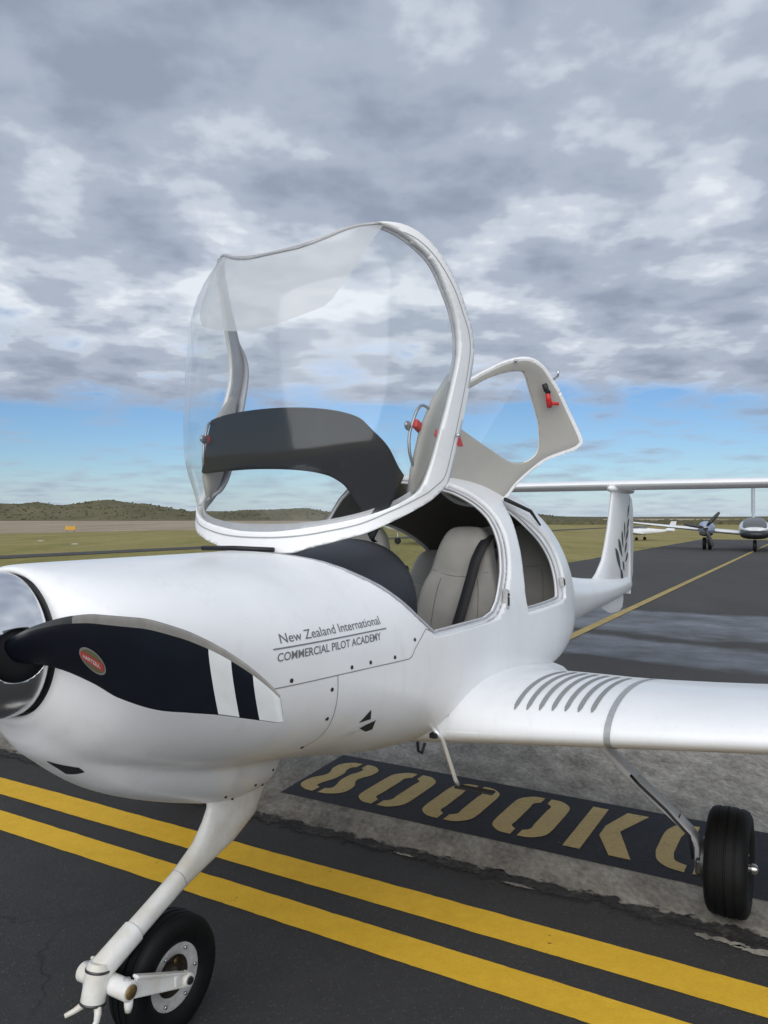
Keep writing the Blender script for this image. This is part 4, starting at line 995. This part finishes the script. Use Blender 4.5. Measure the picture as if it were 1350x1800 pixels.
for cx, cz, px_, pz, hc, ht in ((-.262,.303,.39,-.92,.029,.029),(-.16,.342,.39,-.92,.030,.029),(-.06,.385,.39,-.92,.030,.028),(.06,.437,.42,-.907,.033,.027),(.16,.482,.58,-.81,.052,.028),(.24,.525,.80,-.60,.088,.030),(.305,.570,.94,-.34,.125,.032),(.335,.620,1,0,.145,.036),(.34,.68,1,0,.155,.040)):
    n_ = math.hypot(px_, pz); legr.append(ring(V(cx, 0, cz), V(px_/n_, 0, pz/n_), Vector((0, 1, 0)), hc, ht, 28, 2.3))
bm = bmesh.new(); loft(bm, legr); leg = bm_obj('nose_gear_leg', bm, 'leg_paint', plane)
def legc(t, hc, ht, shift=0):   # collar around the leg at a point of its lower tube
    cx, cz = -.245 + (.06+.245)*t, .305 + (.437-.305)*t; return ring(V(cx, 0, cz), V(.39, 0, -.92), Vector((0, 1, 0)), hc, ht, 28, 2.3)
bm = bmesh.new(); loft(bm, [legc(.993, .0325, .0275), legc(1.0, .0336, .0286), legc(1.007, .0332, .0276)]); bm_obj('leg_seam', bm, 'frame_grey', leg)
bm = bmesh.new(); loft(bm, [legc(-.02, .031, .031), legc(.0, .034, .034), legc(.40, .034, .034), legc(.412, .030, .030)]); bm_obj('leg_sleeve', bm, 'leg_paint', leg, angle=40)
# pivot housing and fork
pv = V(-.252, 0, .300); axd = V(.22, 0, .97).normalized()
bm = bmesh.new(); lathe(bm, [(-.080,.001),(-.080,.028),(-.074,.034),(.010,.034),(.020,.033),(.030,.028),(.034,.001)], pv, axd, 32); fork = bm_obj('nose_fork', bm, 'leg_paint', plane, angle=35)
for a, r in ((.010,.0342),(-.074,.0342)):
    bm = bmesh.new(); lathe(bm, [(a-.004,r),(a-.003,r+.0015),(a+.003,r+.0015),(a+.004,r)], pv, axd, 32); bm_obj('pivot_ring', bm, 'dark_steel', fork)
FX, FZ = -.222, .262
bm = bmesh.new(); lathe(bm, [(-.100,.001),(-.100,.024),(-.096,.0275),(-.03,.0275),(.03,.0275),(.096,.0275),(.100,.024),(.100,.001)], V(FX, 0, FZ), Vector((0, 1, 0)), 28); bm_obj('cross_tube', bm, 'leg_paint', fork, angle=35)
for s in (1, -1):
    bm = bmesh.new(); lathe(bm, [(0, .001), (0, .0195), (.002, .0195), (.002, .001)], V(FX, s*.1002, FZ), V(0, s, 0), 24); bm_obj('tube_plug', bm, 'brass', fork)
    bm = bmesh.new(); tube(bm, [V(FX+.003, s*.080, FZ+.024), V(FX+.003, s*.080, FZ+.030)], .010, 12); bm_obj('plug', bm, 'frame_grey', fork)
    # arm: web with raised flanges, running back to the axle
    A, B = (FX+.02, FZ+.002), (.0, .180); la = s*.088
    def arm_pt(t, q, l): 
        dx, dz = B[0]-A[0], B[1]-A[1]; L_ = math.hypot(dx, dz); nx, nz_ = -dz/L_, dx/L_
        if nz_ < 0: nx, nz_ = -nx, -nz_
        hh = .0275*(1-t)+.019*t; return V(A[0]+dx*t+nx*q*hh, l, A[1]+dz*t+nz_*q*hh)
    bm = bmesh.new(); loft(bm, [[arm_pt(t, q, la+d) for q, d in ((-1,-.006),(1,-.006),(1,.006),(-1,.006))] for t in (0, .25, .5, .75, 1.0)]); bm_obj('fork_arm', bm, 'leg_paint', fork, smooth=False)
    for q0, q1 in ((.72, 1.04), (-1.04, -.72)):
        bm = bmesh.new(); loft(bm, [[arm_pt(t, q, la+d) for q, d in ((q0,-.012),(q1,-.012),(q1,.012),(q0,.012))] for t in (-.02, .25, .5, .75, .98)])
        bmesh.ops.bevel(bm, geom=bm.edges[:], offset=.0025, segments=2, affect='EDGES'); bm_obj('arm_flange', bm, 'leg_paint', fork, smooth=False)
    bm = bmesh.new(); box(bm, arm_pt(.80, 0, la), .026, .020, .036, bevel=.004); bm_obj('arm_web', bm, 'leg_paint', fork, smooth=False)
    bm = bmesh.new(); lathe(bm, [(-.016,.001),(-.016,.018),(-.012,.021),(.012,.021),(.016,.018),(.016,.001)], V(0, la, .180), Vector((0, 1, 0)), 24); bm_obj('axle_boss', bm, 'leg_paint', fork, angle=35)
    bm = bmesh.new(); lathe(bm, [(0,.001),(0,.012),(.006,.011),(.008,.001)], V(0, la + s*.0152, .180), V(0, s, 0), 18); bm_obj('axle_nut', bm, 'black_trim', fork, angle=35)
    bm = bmesh.new(); tube(bm, [V(FX+.005, s*.085, FZ-.02), V(FX+.003, s*.086, FZ-.045), V(FX+.002, s*.086, FZ-.060)], [.013, .012, .009], 12); bm_obj('stop_lug', bm, 'leg_paint', fork)
# towing lugs under the pivot
for s in (1, -1):
    bm = bmesh.new(); p = pv - axd*.078
    tube(bm, [p + V(0, s*.020, .01), p + V(-.010, s*.034, -.012), p + V(-.025, s*.046, -.022), p + V(-.048, s*.056, -.026)], [.011, .010, .008, .006], 12); bm_obj('towing_lug', bm, 'leg_paint', fork)
bm = bmesh.new(); tube(bm, [V(0, -.10, .18), V(0, .10, .18)], .012, 14); bm_obj('axle', bm, 'steel', fork)
# main gear
for s in (1, -1):
    c = V(1.63, s*1.43, .205)
    mw = wheel('main_wheel', c, .209, .158, plane)
    def flat(pts, w0, w1, t0, t1):
        bm = bmesh.new(); rg = []; n = len(pts)
        for i, (l, z) in enumerate(pts):
            a, b = pts[max(i-1, 0)], pts[min(i+1, n-1)]; dl, dz = b[0]-a[0], b[1]-a[1]; L_ = math.hypot(dl, dz); nl2, nz2 = -dz/L_, dl/L_
            t = i/(n-1); hw = (w0*(1-t)+w1*t)/2; ht = (t0*(1-t)+t1*t)/2
            rg.append(ring(V(1.60, s*l, z), Vector((1, 0, 0)), V(0, s*nl2, nz2), hw, ht, 16, 4))
        loft(bm, rg); return bm
    bl_ = flat([(.45,.86),(.70,.785),(.93,.607),(1.07,.487),(1.235,.352),(1.285,.311),(1.308,.283),(1.316,.255),(1.317,.19),(1.316,.155)], .10, .060, .034, .020)
    gl2_ = bm_obj('main_gear_leg', bl_, 'frame_grey', plane, angle=45)
    bm = flat([(1.225,.360),(1.24,.348)], .066, .066, .030, .030); bm_obj('leg_clamp', bm, 'dark_steel', gl2_)
    bm = flat([(1.075,.484),(1.235,.352)], .074, .068, .032, .030); bm_obj('brake_line_cover', bm, 'band_tape', gl2_, angle=45)
    bm = bmesh.new(); tube(bm, [V(1.56, s*1.06, .505), V(1.545, s*1.10, .475), V(1.555, s*1.2, .39), V(1.56, s*1.29, .30), V(1.57, s*1.30, .21)], .006, 8); bm_obj('brake_hose', bm, 'black_trim', gl2_)
    bm = bmesh.new(); lathe(bm, [(0,.001),(0,.085),(.012,.085),(.012,.001)], V(1.60, s*1.335, .205), V(0, s, 0), 32); bm_obj('brake_disc', bm, 'dark_steel', gl2_, angle=35)
    bm = bmesh.new(); box(bm, V(1.555, s*1.33, .19), .035, .035, .06, bevel=.008); bm_obj('brake_caliper', bm, 'dark_steel', gl2_, smooth=False)
    bm = bmesh.new(); tube(bm, [V(1.60, s*1.32, .205), V(1.60, s*1.515, .205)], .014, 12); lathe(bm, [(0,.001),(0,.019),(.012,.019),(.02,.014),(.024,.001)], V(1.60, s*1.512, .205), V(0, s, 0), 16); bm_obj('axle', bm, 'steel', gl2_, angle=40)
# boarding step
bm = bmesh.new(); tube(bm, [V(.90,.47,.78), V(.925,.50,.735), V(1.045,.50,.545), V(1.06,.505,.520)], .0085, 12); st = bm_obj('boarding_step', bm, 'polished_tube', plane)
bm = bmesh.new(); box(bm, V(1.062,.575,.513), .040, .16, .008, bevel=.003); bm_obj('step_tread', bm, 'black_trim', st, smooth=False)
bm = bmesh.new(); tube(bm, [V(.84,.44,.735), V(.845,.44,.70), V(.875,.44,.685), V(.90,.44,.715)], .006, 8); box(bm, V(.908,.475,.748), .03, .03, .02, bevel=.004); bm_obj('step_bracket', bm, 'black_trim', st, smooth=False)

# ---- cabin
bm = bmesh.new()
rg = []
for x, hw, zt_ in ((.46,.10,1.30),(.52,.24,1.38),(.62,.31,1.435),(.78,.345,1.475),(.92,.36,1.49),(.99,.36,1.488),(1.012,.35,1.478),(1.02,.335,1.46)):
    rr = []
    for k in range(25):
        a = math.pi*k/24; ca, sa = math.cos(a), math.sin(a); rr.append(V(x, hw*math.copysign(abs(ca)**(2/2.6), ca), 1.18 + (zt_-1.18)*sa**(2/2.6)))
    rr = [V(x, hw*.98, .95)] + rr + [V(x, -hw*.98, .95)]
    rg.append(rr)
loft(bm, rg); panel = bm_obj('instrument_panel', bm, 'leather_black', plane, angle=60)
bm = bmesh.new(); box(bm, V(1.025, 0, 1.25), .006, .60, .26, bevel=.01); bm_obj('panel_face', bm, 'black_trim', panel, smooth=False)
for s in (1, -1):
    bm = bmesh.new(); tube(bm, [V(1.0, s*.27, .95), V(1.12, s*.27, 1.0), V(1.18, s*.27, 1.13)], [.016, .015, .014], 12); bm_obj('control_stick', bm, 'black_trim', panel)
def seat(x0, lc, m, name='seat', belt=True, sc=1.0):
    """back rest as a padded, tapering loft leaning aft"""
    prof = [(.80,.20,.045),(.90,.218,.062),(1.05,.222,.066),(1.17,.212,.064),(1.25,.196,.060),(1.292,.176,.054),(1.312,.166,.050),(1.335,.160,.056),(1.40,.146,.062),(1.46,.126,.058),(1.50,.106,.048),(1.522,.082,.034),(1.532,.05,.015)]
    bm = bmesh.new(); rg = []
    for z, hw, ht in prof:
        x = x0 - .02 + (z-.80)*.245
        rr = []
        for k in range(36):
            a = 2*math.pi*k/36; ca, sa = math.cos(a), math.sin(a); q = math.copysign(abs(ca)**(2/3.2), ca)
            y = hw*q; xx = ht*math.copysign(abs(sa)**(2/2.6), sa)
            if xx < 0: xx += -.020*max(0, abs(q)-.62)/.38*(1 if z < 1.30 else .3) + .012*(1-abs(q))     # side bolsters
            rr.append(V(x+xx, lc + y*sc, z))
        rg.append(rr)
    loft(bm, rg); o = bm_obj(name, bm, m, plane)
    sb = o.modifiers.new('sub', 'SUBSURF'); sb.levels = 1; sb.render_levels = 1
    bm = bmesh.new(); loft(bm, [ring(V(x, lc, z), Vector((0, 1, 0)), Vector((0, 0, 1)), hw, hh, 24, 3.2) for x, z, hw, hh in ((x0-.50,.90,.16,.03),(x0-.47,.90,.20,.05),(x0-.30,.885,.215,.06),(x0-.08,.87,.205,.06),(x0-.02,.87,.18,.04))]); bm_obj('seat_cushion', bm, m, o)
    # stitched seams
    def fx(z, q): 
        hw, ht = pchip([p[0] for p in prof], [p[1] for p in prof], z), pchip([p[0] for p in prof], [p[2] for p in prof], z)
        return hw, x0 - .02 + (z-.80)*.245 - ht*(1-abs(q)**3.0)**(1/2.6) + (-.020*max(0, abs(q)-.62)/.38*(1 if z < 1.30 else .3) + .012*(1-abs(q)))
    for pts in ([(q, 1.30 + .035*abs(q)**2) for q in np.linspace(-.86, .86, 15)], [(-.52, z) for z in np.linspace(.9, 1.29, 10)], [(.52, z) for z in np.linspace(.9, 1.29, 10)]):
        P = []
        for q, z in pts: hw, x = fx(z, q); P.append(V(x-.0005, lc + q*hw*sc, z))
        bm = bmesh.new(); tube(bm, P, .0018, 6); bm_obj('seam', bm, 'leather_seam', o)
    return o
sL = seat(1.50, .285, 'leather_beige'); sR = seat(1.50, -.275, 'leather_beige')
sr1 = seat(2.34, .30, 'leather_beige_dark', sc=1.1); sr2 = seat(2.34, -.28, 'leather_beige_dark', sc=1.1); sr2.scale = (1, 1, .90)
def belt(lc, s, par):
    ctrl = [(1.80, .43, 1.49), (1.66, .405, 1.48), (1.575, .385, 1.40), (1.545, .365, 1.30), (1.505, .345, 1.18), (1.46, .32, 1.05), (1.42, .30, .95)]
    P = smooth_poly(ctrl, 5, False); vs = []
    for x, l, z in P:
        for q in (-.026, .026): vs.append(V(x - .035, s*(l+q), z))
    mesh_obj('seat_belt', vs, [(2*i, 2*i+1, 2*i+3, 2*i+2) for i in range(len(P)-1)], 'belt', par, solid=.003)
belt(.285, 1, sL); belt(.275, -1, sR)
for lc, par in ((.36, sL), (-.36, sR)):
    bm = bmesh.new(); box(bm, V(1.525, lc, 1.155), .012, .06, .045, bevel=.004); bm_obj('belt_buckle', bm, 'black_trim', par, smooth=False)
# overhead hoop behind the front seats, with the belt reel, and the throttle console
bm = bmesh.new(); box(bm, V(1.78, .40, 1.47), .05, .05, .09, bevel=.01); bm_obj('belt_reel', bm, 'black_trim', plane, smooth=False)
bm = bmesh.new(); box(bm, V(1.22, 0, .93), .5, .12, .26, bevel=.02); con = bm_obj('centre_console', bm, 'black_trim', plane, smooth=False)
bm = bmesh.new(); tube(bm, [V(1.15, .01, 1.05), V(1.17, .01, 1.15)], .006, 8); bmesh.ops.create_uvsphere(bm, u_segments=12, v_segments=8, radius=.02, matrix=Matrix.Translation(V(1.17, .01, 1.16))); bm_obj('mixture_lever', bm, 'red_plastic', con)

# ------------------------------------------------------------------ other aircraft standing farther off
mat('far_white', (.72, .73, .74), .35); mat('far_blue', (.30, .36, .48), .4); mat('far_black', (.020, .021, .024), .4); mat('far_window', (.11, .115, .12), .25)
def LV(x, l, z): return Vector((x, -l, z))
def hull(parent, name, st, m, n=24, p=2.2):
    bm = bmesh.new(); loft(bm, [ring(LV(x, l, z), Vector((0, 1, 0)), Vector((0, 0, 1)), w_, h_, n, p) for x, l, z, w_, h_ in st]); return bm_obj(name, bm, m, parent, angle=60)
def slab_wing(parent, name, st, m):
    """st: (x_le, x_te, l, z, thickness)"""
    bm = bmesh.new(); rg = []
    for a, b, l, z, t in st:
        up = [(a+(b-a)*s, z+t*af(s)*.5) for s in (0,.02,.08,.2,.4,.7,1)]; dn = [(a+(b-a)*s, z-t*af(s)*.4) for s in (.7,.4,.2,.08,.02)]
        rg.append([LV(x, l, q) for x, q in up + dn])
    loft(bm, rg); return bm_obj(name, bm, m, parent, angle=50)
def slab_fin(parent, name, st, m):
    bm = bmesh.new(); rg = []
    for a, b, z, t in st: rg.append([LV(a, 0, z), LV(a+(b-a)*.25, t, z), LV(b, .01, z), LV(b, -.01, z), LV(a+(b-a)*.25, -t, z)])
    loft(bm, rg); return bm_obj(name, bm, m, parent, angle=40)
def small_wheel(parent, x, l, r, w_):
    bm = bmesh.new(); lathe(bm, [(-w_/2,.001),(-w_/2,r*.8),(-w_*.35,r),(w_*.35,r),(w_/2,r*.8),(w_/2,.001)], LV(x, l, r), Vector((0, 1, 0)), 24); return bm_obj('wheel', bm, 'rubber', parent, angle=40)
def gear(parent, x, l, ztop, r, w_, dual=False):
    bm = bmesh.new(); tube(bm, [LV(x, l, ztop), LV(x, l, r)], .05, 10); bm_obj('gear_leg', bm, 'frame_grey', parent)
    if dual:
        for s in (-1, 1): small_wheel(parent, x, l + s*w_*.75, r, w_)
    else: small_wheel(parent, x, l, r, w_)

# twin-engined T-tail aircraft on the taxi line, nose towards us
tw = empty('twin_aircraft', (17.35, 36.0, -.02), math.atan2(.90, .42), 'twin-engined T-tail aircraft with black nose facing us on the far apron', 'aircraft')
hull(tw, 'fuselage', [(.05,0,.92,.50,.24),(.2,0,.94,.60,.32),(.5,0,.97,.66,.38),(1.0,0,1.02,.68,.46),(1.8,0,1.06,.68,.48),(3.2,0,1.08,.66,.46),(4.6,0,1.10,.45,.36),(6.0,0,1.2,.24,.26),(7.2,0,1.3,.1,.16)], 'far_white')
hull(tw, 'nose_cap', [(-1.30,0,.80,.10,.05),(-1.22,0,.80,.36,.12),(-.9,0,.80,.56,.20),(-.4,0,.82,.62,.25),(.1,0,.84,.64,.28)], 'far_black', p=2.8)
hull(tw, 'nose_top', [(-1.0,0,.98,.20,.06),(-.8,0,1.02,.44,.10),(-.3,0,1.04,.60,.16),(.15,0,1.04,.64,.22)], 'far_white', p=2.6)
hull(tw, 'windscreen', [(-.75,0,1.06,.42,.06),(-.5,0,1.14,.50,.16),(-.1,0,1.22,.52,.24),(.4,0,1.28,.50,.28),(1.0,0,1.32,.44,.26)], 'far_window', p=3.0)
for s in (1, -1):
    slab_wing(tw, 'wing', [(.9,2.7,s*.4,.80,.26),(.9,2.6,s*1.9,.93,.24),(1.1,2.4,s*4.0,1.13,.17),(1.3,2.2,s*5.6,1.30,.10),(1.45,2.1,s*5.8,1.33,.03)], 'far_white')
    nc = hull(tw, 'engine_nacelle', [(-.75,s*2.1,1.10,.06,.06),(-.66,s*2.1,1.10,.18,.17),(-.45,s*2.1,1.08,.30,.29),(0,s*2.1,1.07,.36,.34),(.8,s*2.1,1.05,.38,.34),(1.8,s*2.1,1.0,.3,.24),(2.7,s*2.1,.98,.1,.1)], 'far_blue')
    hull(tw, 'intake', [(-.55,s*2.1,.86,.26,.10),(-.3,s*2.1,.82,.30,.13),(.3,s*2.1,.80,.30,.13),(.9,s*2.1,.82,.24,.1)], 'far_black')
    bm = bmesh.new(); lathe(bm, [(-.22,.001),(-.18,.06),(-.05,.13),(.02,.14)], LV(-.68, s*2.1, 1.10), Vector((1, 0, 0)), 20); bm_obj('spinner', bm, 'spinner_metal', nc)
    for k in range(3):
        a = R(30 + 120*k) if s > 0 else R(40 + 120*k)
        d = LV(0, math.sin(a), math.cos(a)); e = d.cross(Vector((1, 0, 0))); c = LV(-.76, s*2.1, 1.10)
        bm = bmesh.new(); loft(bm, [ring(c + d*q, e, Vector((1, 0, 0)), w_, t, 10) for q, w_, t in ((.1,.04,.03),(.35,.085,.02),(.7,.085,.012),(.92,.06,.008),(.95,.03,.004))]); bm_obj('propeller_blade', bm, 'far_black', nc)
    gear(tw, 1.2, s*2.1, .85, .30, .17, True)
gear(tw, -.55, 0, .8, .27, .16)
slab_fin(tw, 'tail_fin', [(4.9,7.0,1.4,.05),(5.8,7.2,1.9,.10),(6.1,7.3,3.0,.10),(6.2,7.35,3.32,.08)], 'far_white')
slab_wing(tw, 'tailplane', [(6.4,7.2,-2.0,3.34,.08),(6.1,7.35,0,3.34,.12),(6.4,7.2,2.0,3.34,.08)], 'far_white')

def light_single(name, loc, rz, label, z0=-.03):
    o = empty(name, (loc[0], loc[1], z0), rz, label, 'aircraft', 'small white aircraft parked far off')
    f = hull(o, 'fuselage', [(-2.3,0,1.15,.1,.1),(-2.1,0,1.15,.3,.28),(-1.4,0,1.14,.46,.40),(-.4,0,1.18,.54,.48),(.6,0,1.22,.54,.52),(1.6,0,1.22,.42,.42),(3.2,0,1.26,.20,.24),(4.9,0,1.32,.06,.10)], 'far_white')
    hull(o, 'cabin_windows', [(-.9,0,1.56,.2,.05),(-.5,0,1.66,.42,.16),(.2,0,1.74,.47,.22),(.9,0,1.70,.42,.2),(1.5,0,1.58,.25,.08)], 'far_window')
    for s in (1, -1):
        slab_wing(o, 'wing', [(-.5,1.1,s*.3,.86,.2),(-.4,1.0,s*2.5,1.0,.17),(-.1,.85,s*4.9,1.22,.1),(.1,.8,s*5.0,1.24,.03)], 'far_white')
        slab_wing(o, 'tailplane', [(4.0,4.9,0,1.36,.1),(4.15,4.8,s*1.6,1.36,.06)], 'far_white')
        gear(o, .5, s*1.3, .8, .22, .13)
    gear(o, -1.5, 0, .8, .2, .12)
    slab_fin(o, 'tail_fin', [(3.6,5.0,1.3,.04),(4.3,5.2,1.9,.05),(4.6,5.3,2.55,.04)], 'far_white')
    bm = bmesh.new(); lathe(bm, [(-.28,.001),(-.22,.07),(-.05,.14),(0,.15)], LV(-2.28, 0, 1.15), Vector((1, 0, 0)), 20); bm_obj('spinner', bm, 'far_white', o)
    for s in (1, -1):
        bm = bmesh.new(); loft(bm, [ring(LV(-2.4, s*q*.3, 1.15 + s*q*.95), Vector((0, 1, 0)), Vector((1, 0, 0)), w_, t, 10) for q, w_, t in ((.1,.04,.03),(.4,.08,.02),(.85,.06,.008),(.9,.03,.004))]); bm_obj('propeller_blade', bm, 'far_black', o)
    return o
pa = light_single('parked_aircraft', (17.6, 53.5), R(-42), 'small white aircraft beyond the apron, its tail fin showing past the near fin')
pa.scale = (.52,)*3
light_single('parked_aircraft', (2.3, 46.0), R(8), 'small white aircraft seen through the open cockpit of the near aircraft')
